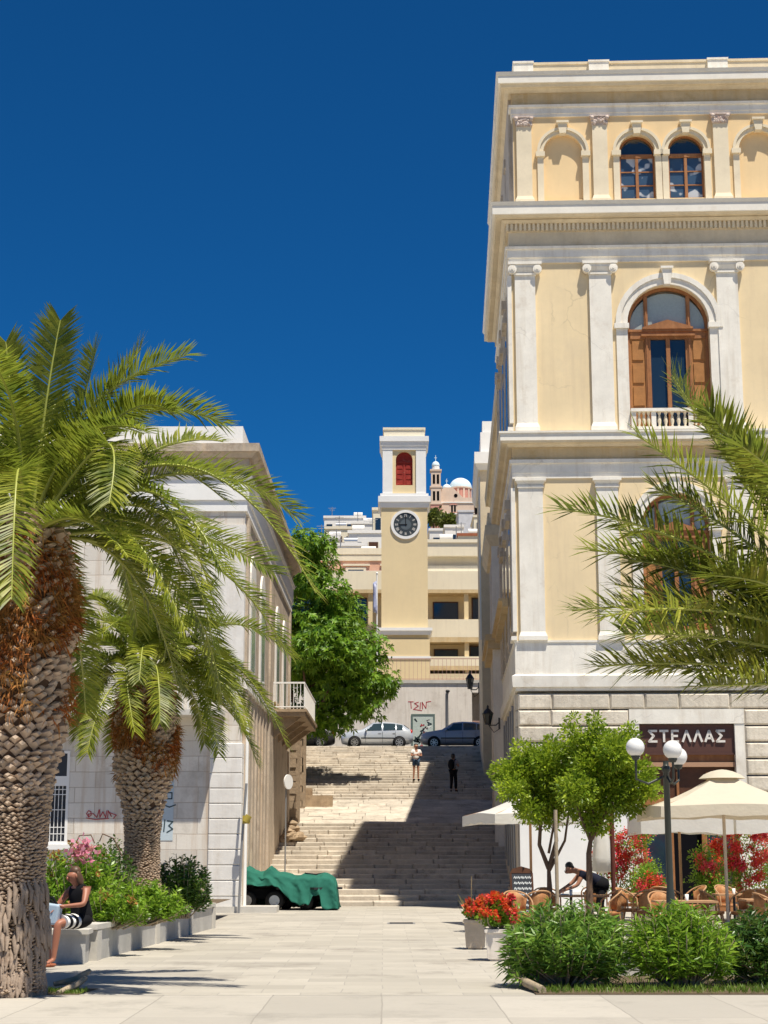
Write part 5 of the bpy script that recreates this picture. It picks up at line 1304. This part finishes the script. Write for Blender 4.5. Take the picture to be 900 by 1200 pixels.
# right end drape
vr=[]
for j in range(NY+1):
    b_=vs[NX*(NY+1)+j]
    for k in range(6): s_=k/5; vr.append((b_[0]+.10*s_**.5+.03*math.sin(j*1.3)*s_,b_[1],b_[2]*(1-s_)+.04*s_))
q.add(vr,[(j*6+k,j*6+k+1,(j+1)*6+k+1,(j+1)*6+k) for j in range(NY) for k in range(5)],True)
tp=q.build('tarpaulin',MT['tarp'],None); tag(tp,'crumpled green tarpaulin draped over the two quad bikes at the foot of the stairs','tarpaulin')
m_=tp.modifiers.new('s','SOLIDIFY'); m_.thickness=.006

# ================================================================== CAFE
def chair_proto(label,loc,rz,group):
    t=thing('cafe_chair',label,'chair',loc,rz,group)
    q=MB(); q.lathe([(.20,.40),(.225,.42),(.23,.455),(.21,.47)],0,0,16); q.build('seat',MT['rattan'],t)
    q=MB(); n=14; vs=[]
    for i in range(n+1):
        a=R(25+130*i/n); 
        hgt=.88-.16*abs(i/n-.5)**2*4
        for z in (.50,.62,.75,hgt):
            r=.235+.05*(z-.45); vs.append((r*math.cos(a),r*math.sin(a)*1.0,z))
    q.add(vs,[(i*4+j,(i+1)*4+j,(i+1)*4+j+1,i*4+j+1) for i in range(n) for j in range(3)],True)
    b=q.build('backrest',MT['rattan'],t); m_=b.modifiers.new('s','SOLIDIFY'); m_.thickness=.022
    q=MB(); pts=[]
    for i in range(19):
        a=R(-15+210*i/18); e=abs(i/18-.5)*2; z=.885-.22*e**2.2; r=.255+.03*e; pts.append((r*math.cos(a),r*math.sin(a),z))
    q.tube([(pts[0][0],pts[0][1]-.02,.44)]+pts+[(pts[-1][0],pts[-1][1]-.02,.44)],.017,7); q.build('arm_frame',MT['tabletop'],t)
    for sx in (-1,1):
        for sy in (-1,1):
            q=MB(); q.tube([(sx*.16,sy*.16,.43),(sx*.21,sy*.23,0)],[.018,.014],6); q.build('leg',MT['tabletop'],t)
    return t
def table(label,loc,group='cafe tables',cloth_=False,w_=.75):
    t=thing('cafe_table',label,'table',loc,0,group)
    q=MB(); q.box(-w_/2,w_/2,-.37,.37,.72,.755); b=q.build('tabletop',MT['tabletop'],t)
    q=MB(); q.tube([(0,0,.02),(0,0,.72)],.03,8); q.build('pedestal',MT['black'],t)
    q=MB(); q.box(-.28,.28,-.03,.03,0,.03); q.box(-.03,.03,-.28,-.031,0,.03); q.box(-.03,.03,.031,.28,0,.03); q.build('foot',MT['black'],t)
    return t
tabs=[(668,34.5,'long wooden cafe table the bending man is wiping',1.5),(800,30.5,'wooden cafe table right behind the middle oleander bush',1.1),(752,36,'wooden cafe table in front of the dark shop window',.8),(858,35.5,'wooden cafe table under the beige parasol pole',.8),(835,40,'wooden cafe table nearest the open doorway',.8),(895,31.5,'wooden cafe table at the right edge of the terrace',.9)]
for px,Y,lb,w_ in tabs: table(lb,(PXY(px,Y),Y,0),'wooden tables on the cafe terrace',w_=w_)
ch=[(606,32.0,20,'chair nearest the flower pots at the left end of the terrace'),(628,32.6,200,'chair seen from behind at the left end of the long table'),(712,33.2,-80,'wooden armchair at the right end of the long table'),(735,35,60,'chair left of the lamp post with its back to the shop'),
    (757,33.6,190,'chair with broad rattan back just left of the lamp post, nearer'),(775,36.5,150,'chair behind the lamp post facing the dark window'),(812,37.5,-70,'chair standing alone before the dark doorway'),(833,33.4,85,'chair left of the beige parasol pole'),
    (867,33.2,-60,'rattan armchair just right of the parasol pole'),(885,34.2,180,'rattan chair with broad back at the right, behind the armchair by the parasol pole'),(897,30.6,100,'chair cut by the right edge of the picture'),(742,38.5,200,'chair set back between the brown post and the lamp'),(790,34.6,120,'chair directly right of the lamp post, under the beige parasol edge'),(640,35.5,160,'chair behind the left citrus trunk'),(775,31.6,10,'chair tucked under the table behind the middle bush'),(695,37,170,'chair half hidden behind the bending man'),(850,38,30,'chair below the red flowers beside the doorway post')]
pr=chair_proto(ch[0][3],(PXY(ch[0][0],ch[0][1]),ch[0][1],0),R(ch[0][2]),'rattan chairs on the cafe terrace')
for px,Y,a,lb in ch[1:]:
    c=copy_tree(pr); c.location=(PXY(px,Y),Y,0); c.rotation_euler=(0,0,R(a)); c['label']=lb
# parasols
def parasol(name,label,x,y,w_,zed,zap,mat,dr,polemat,cap=True,val=.25,rz=0,sag=.1):
    t=thing(name,label,'parasol',(x,y,0),rz)
    q=MB(); n=8; h=w_/2; rings=[]
    R_=[0.0,.12,.35,.6,.85,1.0]
    vs=[]; m_=32
    for s_ in R_:
        for k in range(m_):
            a=2*PI*k/m_+PI/4; c_,s1_=math.cos(a),math.sin(a); mx=max(abs(c_),abs(s1_)); e=s_*h/mx
            edge=math.sin((a-PI/4)%(PI/2)*2)  # 0 at corners
            z=zap-(zap-zed)*s_-sag*s_*math.sin(s_*PI*.5)*(0)+ -.09*math.sin(PI*s_) 
            z+= .05*s_*edge
            vs.append((c_*e,s1_*e,z))
    for k in range(m_):
        a=2*PI*k/m_+PI/4; c_,s1_=math.cos(a),math.sin(a); mx=max(abs(c_),abs(s1_)); e=h/mx*1.005; edge=math.sin((a-PI/4)%(PI/2)*2)
        vs.append((c_*e,s1_*e,zed+.05*edge-val+.02*math.sin(k*2.1)))
    nr=len(R_)+1
    q.add(vs,[(i*m_+k,i*m_+(k+1)%m_,(i+1)*m_+(k+1)%m_,(i+1)*m_+k) for i in range(nr-1) for k in range(m_)],False)
    c=q.build('canopy',mat,t)
    if cap:
        q=MB(); q.lathe([(.46,zap-.15),(.36,zap-.07),(.22,zap-.01),(.1,zap+.02),(.02,zap+.03)],0,0,16,True,None,.12); q.build('top_cap',mat,c)
    q=MB(); q.tube([(0,0,0),(0,0,zap)],.033,8); q.build('pole',polemat,t)
    for k in range(8):
        a=2*PI*k/8+PI/4; mx=max(abs(math.cos(a)),abs(math.sin(a))); e=h/mx*.97
        q=MB(); q.tube([(0,0,zap-.06),(math.cos(a)*e*.5,math.sin(a)*e*.5,zap-(zap-zed)*.5-.12),(math.cos(a)*e,math.sin(a)*e,zed-.0)],.014,4); q.build('rib',MT['tabletop'],t)
    q=MB(); q.lathe([(.28,0),(.28,.06),(.06,.09),(.05,.3)],0,0,14); q.build('base',MT['grey'],t)
    return t
parasol('cafe_parasol','large square beige parasol nearest the lamp post at the right',PXY(850,33),33,3.0,2.48,3.22,MT['canvas'],0,MT['terra'],val=.22)
parasol('cafe_parasol','white parasol directly before the shop doorway, behind the beige one, left of its twin',PXY(797,39.5),39.5,2.15,2.45,2.75,MT['canvasw'],0,MT['tabletop'],cap=False,val=.42)
parasol('cafe_parasol','white parasol behind the beige one at the right edge over the red flowers',PXY(906,39.5),39.5,2.15,2.45,2.75,MT['canvasw'],0,MT['tabletop'],cap=False,val=.42)
parasol('cafe_parasol','white sagging parasol sticking out left of the citrus trees over the stairs foot',PXY(622,38),38,2.5,2.45,3.05,MT['canvasw'],0,MT['tabletop'],cap=False,val=.22,rz=R(14))
# closed parasol
t=thing('closed_parasol','folded white parasol standing behind the bending man','parasol',(PXY(706,38.5),38.5,0))
q=MB(); q.lathe([(.05,1.15),(.20,1.2),(.24,1.5),(.16,2.1),(.08,2.5),(.03,2.62)],0,0,14,True,None,.5); q.build('canopy',MT['canvasw'],t)
q=MB(); q.tube([(0,0,0),(0,0,1.3)],.03,6); q.lathe([(.25,0),(.25,.06),(.05,.08)],0,0,12); q.build('pole',MT['white'],t)
q=MB(); q.tube([(0,0,0),(0,0,2.6)],.05,8); q.lathe([(.2,0),(.2,.04)],0,0,12); tag(q.build('brown_post',surf('red_brown_wood',(.13,.035,.025)),None,(PXY(718,35.5),35.5,0)),'dark red-brown round wooden post between the citrus trees and the lamp','post')
q=MB(); q.tube([(0,0,0),(0,0,2.4)],.035,8); tag(q.build('grey_stake',MT['barklight'],None,(PXY(652,31),31,0)),'pale thin wooden stake supporting the left citrus tree','stake')
# lamp post
LY=29.0
t=thing('lamp_post','dark iron lamp post with three white opal globes in front of the cafe','street lamp',(PXY(784,LY),LY,0))
q=MB(); q.lathe([(.12,0),(.12,.10),(.085,.16),(.075,.9),(.06,1.0),(.055,3.0),(.075,3.02),(.075,3.1),(.05,3.12),(.05,3.2)],0,0,14); q.build('pole',MT['darkpost'],t)
gt=at(788,880,LY).z
for dx,dy,dz in ((-.54,-.05,.06),(.07,-.32,.0),(.28,.34,-.08)):
    e=Vector((dx,dy,gt+dz)); q=MB()
    q.tube([(0,0,2.95),(dx*.6,dy*.6,2.80),(dx,dy,2.88),(dx,dy,gt+dz-.17)],.022,7); q.lathe([(.05,gt+dz-.22),(.08,gt+dz-.17),(.08,gt+dz-.14)],dx,dy,12); a_=q.build('arm',MT['darkpost'],t)
    q=MB(); q.ball(e,.165,24,16); q.build('globe',MT['globe'],a_)
# bougainvillea and pots
def boug(label,px,Y,h,w_,seed,pot=True,gap=0,fl=.6,mat=None):
    random.seed(seed); x=PXY(px,Y)
    t=thing('flowering_climber',label,'climbing plant',(x,Y,0))
    q=MB()
    for k in range(5): q.tube([(random.gauss(0,.05),0,.3),(random.gauss(0,.15),0,h*.4),(random.gauss(0,w_*.25),0,h*.85)],[.02,.015,.008],5)
    q.build('stems',MT['barklight'],t)
    bb=[(random.uniform(-w_/2,w_/2),random.uniform(-.2,.2),random.uniform(.55 if gap==0 else gap,h),.32,.25,.32) for _ in range(int(9*w_*h/2.4)+3)]
    q=MB(); crown(q,bb,2400,.07,.045,1,.1,.2); q.build('foliage',MT['oleb'],t)
    q=MB()
    for _ in range(int(36*w_*h/2.4)):
        c_=Vector((random.uniform(-w_/2,w_/2),random.uniform(-.35,-.05),random.triangular(.6 if gap==0 else gap,h,h*.8)))
        for k in range(int(95*fl)): q.leaf(c_+rv()*random.random()*.17,rv(),.055,.045)
    q.build('blossom',mat or MT['magfl'],t)
    q=MB(); q.lathe([(.16,0),(.24,.38),(.25,.42),(.22,.42),(.20,.36)],0,0,16); q.build('pot',MT['terra'],t)
boug('tall crimson bougainvillea climbing between the citrus trees and the shop window',722,41,2.45,1.15,61,fl=.8)
boug('broad crimson bougainvillea to the right of the doorway, under the white parasol',868,41,2.35,1.5,62,fl=1.1)
boug('small red geranium plant right beside the doorway post',828,39,1.55,.45,63,fl=.6)
boug('yellowish flowering climber at the far right edge of the shop front',905,42.5,2.3,.9,64,fl=.25)
boug('sparse green climber with few red flowers left of the shop window',748,42,2.2,.6,65,fl=.25)
boug('low red geraniums in a pot behind the chair left of the lamp post',760,38,1.1,.7,66,fl=.7,mat=MT['redfl'])
def planter(label,px,Y,w_,h,seed,fm,mat):
    random.seed(seed); t=thing('stone_planter',label,'planter',(PXY(px,Y),Y,0),R(random.uniform(-8,8)))
    q=MB(); q.frus(-w_/2,w_/2,-w_/2,w_/2,.03,h,-.03,.0); q.box(-w_/2-.02,w_/2+.02,-w_/2-.02,w_/2+.02,h,h+.05); q.box(-w_/2+.06,w_/2-.06,-w_/2+.06,w_/2-.06,0,.03); q.build('pot',mat,t)
    return t
planter('whitish square stone planter full of red geraniums, nearer of the pair',583,25.6,.40,.42,71,None,MT['retain'])
planter('brown square stone planter with spiky plant, farther of the pair',556,28.6,.36,.44,72,None,MT['terra'])
shrub('geranium_plant','red and orange geraniums filling the whitish stone planter',PXY(584,25.6),25.6,.42,.75,.6,.55,90,MT['oleb'],.07,.05,73,flower=(MT['redfl'],.55,26,.07),cat='flowers',nl=16)
shrub('geranium_plant','orange red flowers spilling over the brown stone planter',PXY(563,28.5),28.5,.44,.62,.5,.42,60,MT['oleb'],.07,.05,74,flower=(MT['redfl'],.6,26,.07),cat='flowers',nl=14)
random.seed(75); q=MB()
for k in range(46):
    a=random.random()*2*PI; q.leaf(Vector((0,0,0)),Vector((math.cos(a)*.5,math.sin(a)*.5,random.uniform(.5,1.4))),random.uniform(.3,.62),.035,None,.1)
q.tube([(0,0,0),(.02,0,.78)],[.012,.006],5)
tag(q.build('spiky_plant',leafm('spiky_leaves',(.14,.16,.06),(.42,.30,.16),.15),None,(PXY(551,28.7),28.7,.44)),'spiky grey green and pinkish agave-like plant in the brown planter','plant')
# menu board
t=thing('menu_board','small framed chalkboard menu standing at the left end of the terrace','menu board',(PXY(613,33.5),33.5,0),R(8))
Mb=Matrix.Rotation(R(-9),4,'X')
q=MB(); q.box(-.24,.24,0,.03,.25,.33,Mb); q.box(-.24,-.20,0,.03,.33,1.22,Mb); q.box(.20,.24,0,.03,.33,1.22,Mb); q.prism([(-.24,1.22),(.24,1.22),(.18,1.31),(0,1.36),(-.18,1.31)],0,.03,Mb); q.box(-.24,-.20,0,.03,0,.25,Mb); q.box(.2,.24,0,.03,0,.25,Mb)
q.build('frame',MT['wooddark'],t)
q=MB(); q.box(-.20,.20,.008,.02,.33,1.22,Mb); b=q.build('board',MT['slateboard'],t)
q=MB(); random.seed(4)
for r_ in range(7):
    z=1.12-r_*.11; x=-.16
    while x<.14:
        q.stroke([(x,z),(x+.02,z+.04),(x+.04,z-.01),(x+.06,z+.03)],.012,-.0,.006,Mb); x+=.075
q.build('chalk_writing',MT['chalk'],b)
# ---- small things of the plaza and terrace
for (px,Y,lb) in ((668,34.3,'small drinking glass on the long wooden cafe table'),(803,30.4,'small drinking glass on the table behind the middle oleander bush'),(858,35.4,'small drinking glass on the table at the parasol pole')):
    q=MB(); q.lathe([(.028,.756),(.036,.87),(.033,.868),(.026,.765)],0,0,12); tag(q.build('drinking_glass',MT['globe'],None,(PXY(px,Y),Y,0)),lb,'glass')
q=MB(); q.box(-.32,.32,-.32,.32,.001,.009); 
t=thing('drain_cover','square iron drain cover in the plaza paving in front of the stairs','drain cover',(PXY(470,39),39,0))
q.build('frame',MT['grey'],t)
q=MB()
for i in range(9): q.box(-.27,.27,-.27+i*.062,-.245+i*.062,.0095,.014)
q.build('grate',MT['black'],t)
# ================================================================== PEOPLE
def skin(name,mat,verts,edges,radii,root=0,parent=None,sub=2):
    me=bpy.data.meshes.new(name); me.from_pydata([Vector(v) for v in verts],edges,[]); me.update()
    ob=bpy.data.objects.new(name,me); COL.objects.link(ob); me.materials.append(mat)
    m_=ob.modifiers.new('skin','SKIN'); m_.use_smooth_shade=True
    for i,r in enumerate(radii):
        r=r if isinstance(r,tuple) else (r,r)
        me.skin_vertices[0].data[i].radius=r; me.skin_vertices[0].data[i].use_root=(i==root)
    s_=ob.modifiers.new('sub','SUBSURF'); s_.levels=sub; s_.render_levels=sub
    if parent: ob.parent=parent
    return ob
def body(parent,mat,J,fat=1.0,hand=True,kid=1.0):
    """J: dict of joints"""
    V=[];E=[];Rr=[];idx={}
    def add(k,p,r,link=None):
        idx[k]=len(V); V.append(Vector(p)); Rr.append(r)
        if link is not None: E.append((idx[link],idx[k]))
    add('pelvis',J['pelvis'],(.145*fat,.115*fat)); add('waist',J['waist'],(.125*fat,.10*fat),'pelvis'); add('chest',J['chest'],(.15*fat,.11*fat),'waist')
    add('neck0',J['neck'],(.055,.055),'chest'); hd=Vector(J['head']); nk=Vector(J['neck']); u=(hd-nk).normalized()
    add('chin',nk+(hd-nk)*.55,(.072,.080),'neck0'); add('head',hd,(.102,.112),'chin'); add('crown',hd+u*.085,(.085,.095),'head')
    for s_ in 'LR':
        add('sh'+s_,J['sh'+s_],.062,'chest'); add('el'+s_,J['el'+s_],.042,'sh'+s_); add('wr'+s_,J['wr'+s_],.028,'el'+s_)
        w_=Vector(J['wr'+s_]); d=(w_-Vector(J['el'+s_])).normalized(); add('ha'+s_,w_+d*.07,(.038,.02),'wr'+s_)
        if hand:
            sd=d.orthogonal().normalized() 
            for f_ in range(4):
                off=sd*(f_-1.5)*.02; l=(.075,.085,.08,.062)[f_]
                add(f'f{s_}{f_}',w_+d*.10+off,.010,'ha'+s_); add(f'g{s_}{f_}',w_+d*(.10+l*.6)+off*1.1+Vector((0,0,-.012)),.008,f'f{s_}{f_}'); add(f'h{s_}{f_}',w_+d*(.10+l*.9)+off*1.1+Vector((0,0,-.03)),.007,f'g{s_}{f_}')
            add('t'+s_,w_+d*.05+sd*.05,.011,'ha'+s_); add('u'+s_,w_+d*.085+sd*.065,.009,'t'+s_)
        add('hp'+s_,J['hp'+s_],.095*fat,'pelvis'); add('kn'+s_,J['kn'+s_],.06*fat,'hp'+s_); 
        k_=Vector(J['kn'+s_]);a_=Vector(J['an'+s_]); add('cf'+s_,k_+(a_-k_)*.3,.055*fat,'kn'+s_); add('an'+s_,a_,.036,'cf'+s_); add('to'+s_,J['to'+s_],(.04,.028),'an'+s_)
    return skin('body',mat,V,E,Rr,0,parent)
def tubegar(parent,name,mat,chains):
    V=[];E=[];Rr=[]
    for i,(p,r,l) in enumerate(chains):
        V.append(p);Rr.append(r)
        if l is not None: E.append((l,i))
    return skin(name,mat,V,E,Rr,0,parent)
def face(parent,hd,fwd,hairmat,long=False,bodyo=None,skinm=None):
    hd=Vector(hd); f=Vector(fwd).normalized(); r=f.cross(Vector((0,0,1))).normalized(); u=r.cross(f)
    M_=Matrix((r,-f,u)).transposed().to_4x4(); M_.translation=hd   # local -y is forward
    h=MB(); h.ball((0,.045,.062),(.094,.085,.078),16,10,M_); h.ball((0,.065,.0),(.088,.055,.10),14,8,M_)
    if long: h.ball((0,.075,-.07),(.10,.055,.13),14,8,M_); h.ball((.082,.04,-.05),(.028,.05,.12),10,8,M_); h.ball((-.082,.04,-.05),(.028,.05,.12),10,8,M_)
    h.build('hair',hairmat,parent)
    n=MB(); n.ball((0,-.104,-.005),(.014,.022,.026),8,6,M_)
    for sg in (-1,1): n.ball((sg*.086,.0,-.0),(.012,.022,.03),8,6,M_)
    n.build('face_features',skinm,parent)
    e=MB()
    for sg in (-1,1): e.ball((sg*.034,-.094,.020),(.015,.010,.009),8,6,M_)
    e.ball((0,-.094,-.045),(.026,.012,.007),8,6,M_); e.build('eyes_and_lips',MT['wooddark'],parent)
# seated woman
bx,by=PXY(86,24.5),24.55
t=thing('person','woman in black sleeveless dress with striped hem sitting on the bench, bag on her lap','person',(bx,by,0),R(-38)); WM=t
S=.57
J=dict(pelvis=(.08,.12,S+.06),waist=(.08,.10,S+.24),chest=(.07,.06,S+.44),neck=(.06,.03,S+.57),head=(.04,-.03,S+.70),
 shL=(.25,.05,S+.50),elL=(.34,-.08,S+.30),wrL=(.17,-.26,S+.28),shR=(-.11,.05,S+.50),elR=(-.20,-.12,S+.26),wrR=(-.05,-.30,S+.24),
 hpL=(.16,.06,S+.06),knL=(.12,-.36,S+.04),anL=(.10,-.40,.10),toL=(.10,-.54,.05),hpR=(-.02,.06,S+.06),knR=(-.12,-.36,S+.04),anR=(-.04,-.36,.10),toR=(-.05,-.50,.05))
body(t,MT['skinred'],J,1.08)
tubegar(t,'dress',MT['blackcl'],[((.08,.15,S+.02),(.25,.20),None),((.08,.10,S+.24),(.155,.135),0),((.07,.06,S+.42),(.175,.135),1),((.07,.05,S+.52),(.14,.10),2),((.20,.05,S+.54),.05,3),((-.06,.05,S+.54),.05,3)])
q=MB(); q.tube([(.07,.22,S+.07),(.07,.12,S+.08),(.065,.0,S+.06)],[.15,.215,.205],20,True,True,None,.6); q.build('skirt',MT['blackcl'],t)
for k,mm_ in enumerate((MT['blackcl'],MT['whitecl'],MT['blackcl'],MT['whitecl'],MT['blackcl'],MT['whitecl'])):
    y=.02-.05*k; q=MB(); q.tube([(.06,y,S+.055),(.06,y-.045,S+.053)],.205-.004*k,20,True,True,None,.56); q.build('skirt_stripe' ,mm_,t)
face(t,J['head'],(-.15,-.97,-.3),MT['hair'],True,None,MT['skinred'])
for sg,k in ((1,'L'),(-1,'R')):
    a=Vector(J['an'+k]); q=MB(); q.ball((a.x,a.y-.07,.03),(.045,.13,.03),10,6); q.tube([(a.x-.045,a.y-.08,.03),(a.x,a.y-.08,.10),(a.x+.045,a.y-.08,.03)],.012,5); q.build('sandal',MT['redroof'],t)
bg=thing('shoulder_bag','pale blue bag with black handles on the seated woman lap','bag',(bx-.30,by-.26,S+.04),R(-14))
q=MB(); q.prism([(-.24,0),(.17,-.03),(.21,.26),(-.13,.30)],-.08,.08); b=q.build('bag_body',plain('pale_blue_leather',(.42,.52,.62),rough=.6),bg); bevel(b,.03,3)
q=MB(); q.tube([(-.12,0,.27),(-.04,-.02,.36),(.08,-.02,.36),(.15,0,.25)],.018,6); q.tube([(-.1,.04,.27),(-.02,.05,.34),(.12,.04,.25)],.015,6); q.build('handle',MT['blackcl'],bg)
# man bending over the table
mx,my=PXY(694,35.3),35.3
t=thing('person','man in black tee shirt bending over a cafe table behind the citrus trunks','person',(mx,my,0))
J=dict(pelvis=(.16,0,.93),waist=(.05,0,1.06),chest=(-.20,0,1.20),neck=(-.36,0,1.24),head=(-.50,0,1.27),
 shL=(-.22,-.19,1.20),elL=(-.36,-.24,.94),wrL=(-.62,-.22,.84),shR=(-.22,.19,1.20),elR=(-.42,.22,.98),wrR=(-.62,.20,.86),
 hpL=(.17,-.10,.90),knL=(.10,-.12,.48),anL=(.18,-.12,.09),toL=(.05,-.13,.04),hpR=(.17,.10,.90),knR=(.16,.14,.48),anR=(.30,.14,.09),toR=(.18,.15,.04))
body(t,MT['skin'],J)
tubegar(t,'tee_shirt',MT['navy'],[((.19,0,.93),(.20,.17),None),((.06,0,1.05),(.165,.155),0),((-.20,0,1.19),(.185,.14),1),((-.23,-.2,1.19),.08,2),((-.29,-.22,1.06),.068,3),((-.23,.2,1.19),.08,2),((-.30,.22,1.07),.068,5)])
tubegar(t,'trousers',MT['blackcl'],[((.13,0,.98),(.17,.15),None),((.15,-.11,.74),.10,0),((.10,-.12,.48),.08,1),((.18,-.12,.12),.062,2),((.18,.11,.74),.10,0),((.16,.14,.48),.08,4),((.30,.14,.12),.062,5)])
q=MB(); q.ball((.15,0,.96),(.20,.19,.17),16,10); q.build('trouser_seat',MT['blackcl'],t)
face(t,J['head'],(-.8,-.3,-.6),MT['hairblk'],False,None,MT['skin'])
q=MB(); q.box(-.76,-.60,-.28,-.12,.757,.775); q.box(-.74,-.58,.1,.26,.757,.77); tag(q.build('cleaning_cloth',MT['whitecl'],None,(mx,my-.5,0)),'white folded cloth under the bending man hands on the long table','cloth')
# stairs visitors
def standing(label,x,Y,rz,top,legs,legmat,shortleg,arms,hairmat,H=1.70):
    z=math.floor((Y-51.5)/tread+1)*rise
    t=thing('person',label,'person',(x,Y,z+.0),rz); k=H/1.72
    J=dict(pelvis=(0,0,.95),waist=(0,0,1.10),chest=(0,.0,1.30),neck=(0,0,1.47),head=(0,-.02,1.61),
     shL=(.18,0,1.40),shR=(-.18,0,1.40),hpL=(.09,0,.92),knL=(.10,-.02,.50),anL=(.11,.02,.09),toL=(.12,-.12,.04),hpR=(-.09,0,.92),knR=(-.11,-.03,.50),anR=(-.13,0,.09),toR=(-.14,-.14,.04))
    J.update(arms); J={a:tuple(c*k for c in b_) for a,b_ in J.items()}
    body(t,MT['skin'],J,.95)
    V=lambda a:Vector(J[a])
    def lerp(a,b_,f_): return V(a)+(V(b_)-V(a))*f_
    tubegar(t,'shirt',top,[(V('pelvis')+Vector((0,0,.04)),(.155,.125),None),(V('waist'),(.15,.12),0),(V('chest'),(.175,.13),1),(V('shL'),.082,2),(lerp('shL','elL',.6),.068,3),(V('shR'),.082,2),(lerp('shR','elR',.6),.068,5)])
    f_=.55 if shortleg else 1.0
    ch_=[(V('pelvis'),(.155,.125),None)]
    for s_ in 'LR':
        i0=len(ch_); ch_.append((V('hp'+s_),.105,0))
        if shortleg: ch_.append((lerp('hp'+s_,'kn'+s_,.6),.10,i0))
        else: ch_+=[(V('kn'+s_),.08,i0),(V('an'+s_)+Vector((0,0,.03)),.062,i0+1)]
    tubegar(t,'trousers' if not shortleg else 'shorts',legmat,ch_)
    face(t,J['head'],(0,-1,-.1),hairmat,False,None,MT['skin'])
    for s_ in 'LR':
        a=V('an'+s_); q=MB(); q.ball((a.x,a.y-.06,.045),(.05,.13,.05),10,6); q.build('shoe',MT['blackcl'],t)
    return t
px_,Y_=488,77.6
standing('person in white tee shirt and denim shorts with folded arms on the sunny upper stairs',PXY(px_,Y_),Y_,R(15),MT['whitecl'],None,MT['denim'],True,dict(elL=(.26,-.06,1.16),wrL=(.02,-.22,1.18),elR=(-.26,-.06,1.16),wrR=(-.02,-.24,1.22)),MT['hairblk'],1.72)
px_,Y_=532,74.9
bk=standing('person in dark trousers with black cap and backpack standing in the shade on the stairs',PXY(px_,Y_),Y_,R(150),MT['greycl'],None,MT['blackcl'],False,dict(elL=(.24,-.05,1.15),wrL=(.16,-.25,1.22),elR=(-.24,-.05,1.15),wrR=(-.14,-.27,1.22)),MT['hairblk'],1.70)
bp=thing('backpack','black backpack worn by the person in the shade','backpack',tuple(bk.location),R(150))
q=MB(); q.ball((0,.20,1.22),(.16,.11,.25),14,10); b=q.build('pack',MT['blackcl'],bp)
q=MB(); q.tube([(.11,.12,1.42),(.12,-.02,1.47),(.12,-.12,1.32),(.13,.1,1.05)],.02,5); q.tube([(-.11,.12,1.42),(-.12,-.02,1.47),(-.12,-.12,1.32),(-.13,.1,1.05)],.02,5); q.build('strap',MT['blackcl'],bp)

# ================================================================== CAMERA, SKY, SUN
cam=bpy.data.cameras.new('camera'); co=bpy.data.objects.new('camera',cam); COL.objects.link(co)
cam.sensor_fit='HORIZONTAL'; cam.sensor_width=36; cam.lens=FPX/900*36; cam.clip_end=5000; cam.clip_start=.1
co.location=(0,0,1.6); co.rotation_euler=(PI/2+PITCH,0,0); scene.camera=co
SX,SY,SZ=.215,-.345,1.0
el=math.atan2(SZ,math.hypot(SX,SY)); az=math.atan2(SX,SY)   # azimuth clockwise from +Y
wd=bpy.data.worlds.new('World'); scene.world=wd; wd.use_nodes=True; nt=wd.node_tree
sk=nt.nodes.new('ShaderNodeTexSky'); sk.sky_type='NISHITA'; sk.sun_disc=False; sk.sun_elevation=el; sk.sun_rotation=az
sk.altitude=SKY_ALT; sk.air_density=SKY_AIR; sk.dust_density=SKY_DUST; sk.ozone_density=SKY_OZ
bgn=nt.nodes['Background']; hs=nt.nodes.new('ShaderNodeMix'); hs.data_type='RGBA'; hs.blend_type='MULTIPLY'; hs.inputs[0].default_value=1; nt.links.new(sk.outputs[0],hs.inputs[6]); hs.inputs[7].default_value=SKY_TINT; nt.links.new(hs.outputs[2],bgn.inputs['Color']); bgn.inputs['Strength'].default_value=SKY_STR
sun=bpy.data.lights.new('sun','SUN'); so=bpy.data.objects.new('sun',sun); COL.objects.link(so)
sun.energy=SUN_E; sun.angle=R(.55); sun.color=(1,.93,.81)
so.rotation_euler=Vector((SX,SY,SZ)).to_track_quat('Z','Y').to_euler(); so.location=(10,-10,60)
vs_=scene.view_settings; vs_.view_transform='Standard'; vs_.look='None'; vs_.gamma=1; vs_.use_curve_mapping=False; vs_.exposure=EXPO
scene.display_settings.display_device='sRGB'
scene.cycles.use_denoising=True
scene.cycles.max_bounces=8; scene.cycles.diffuse_bounces=5; scene.cycles.transparent_max_bounces=8

GR={'oleander_bush':'oleander bushes along the plaza bed','cafe_parasol':'open parasols over the cafe terrace','parked_car':'cars parked on the street above the stairs',
 'palm_tree':'date palms of the plaza','wall_lantern':'iron wall lanterns by the stairs','white_house':'whitewashed houses on the hillside','quad_bike':'quad bikes under the tarpaulin',
 'geranium_plant':'red geraniums in the stone planters','stone_planter':'square stone planters','hillside_tree':'olive green trees on the hill','flowering_climber':'flowering climbers along the shop front',
 'drinking_glass':'drinking glasses on the cafe tables','dark_shrub':'dark shrubs in the left flower bed','low_shrub':'low plants in the left flower bed'}
for ob_ in scene.objects:
    if ob_.parent is None and ob_.name.split('.')[0] in GR and 'label' in ob_: ob_['group']=GR[ob_.name.split('.')[0]]
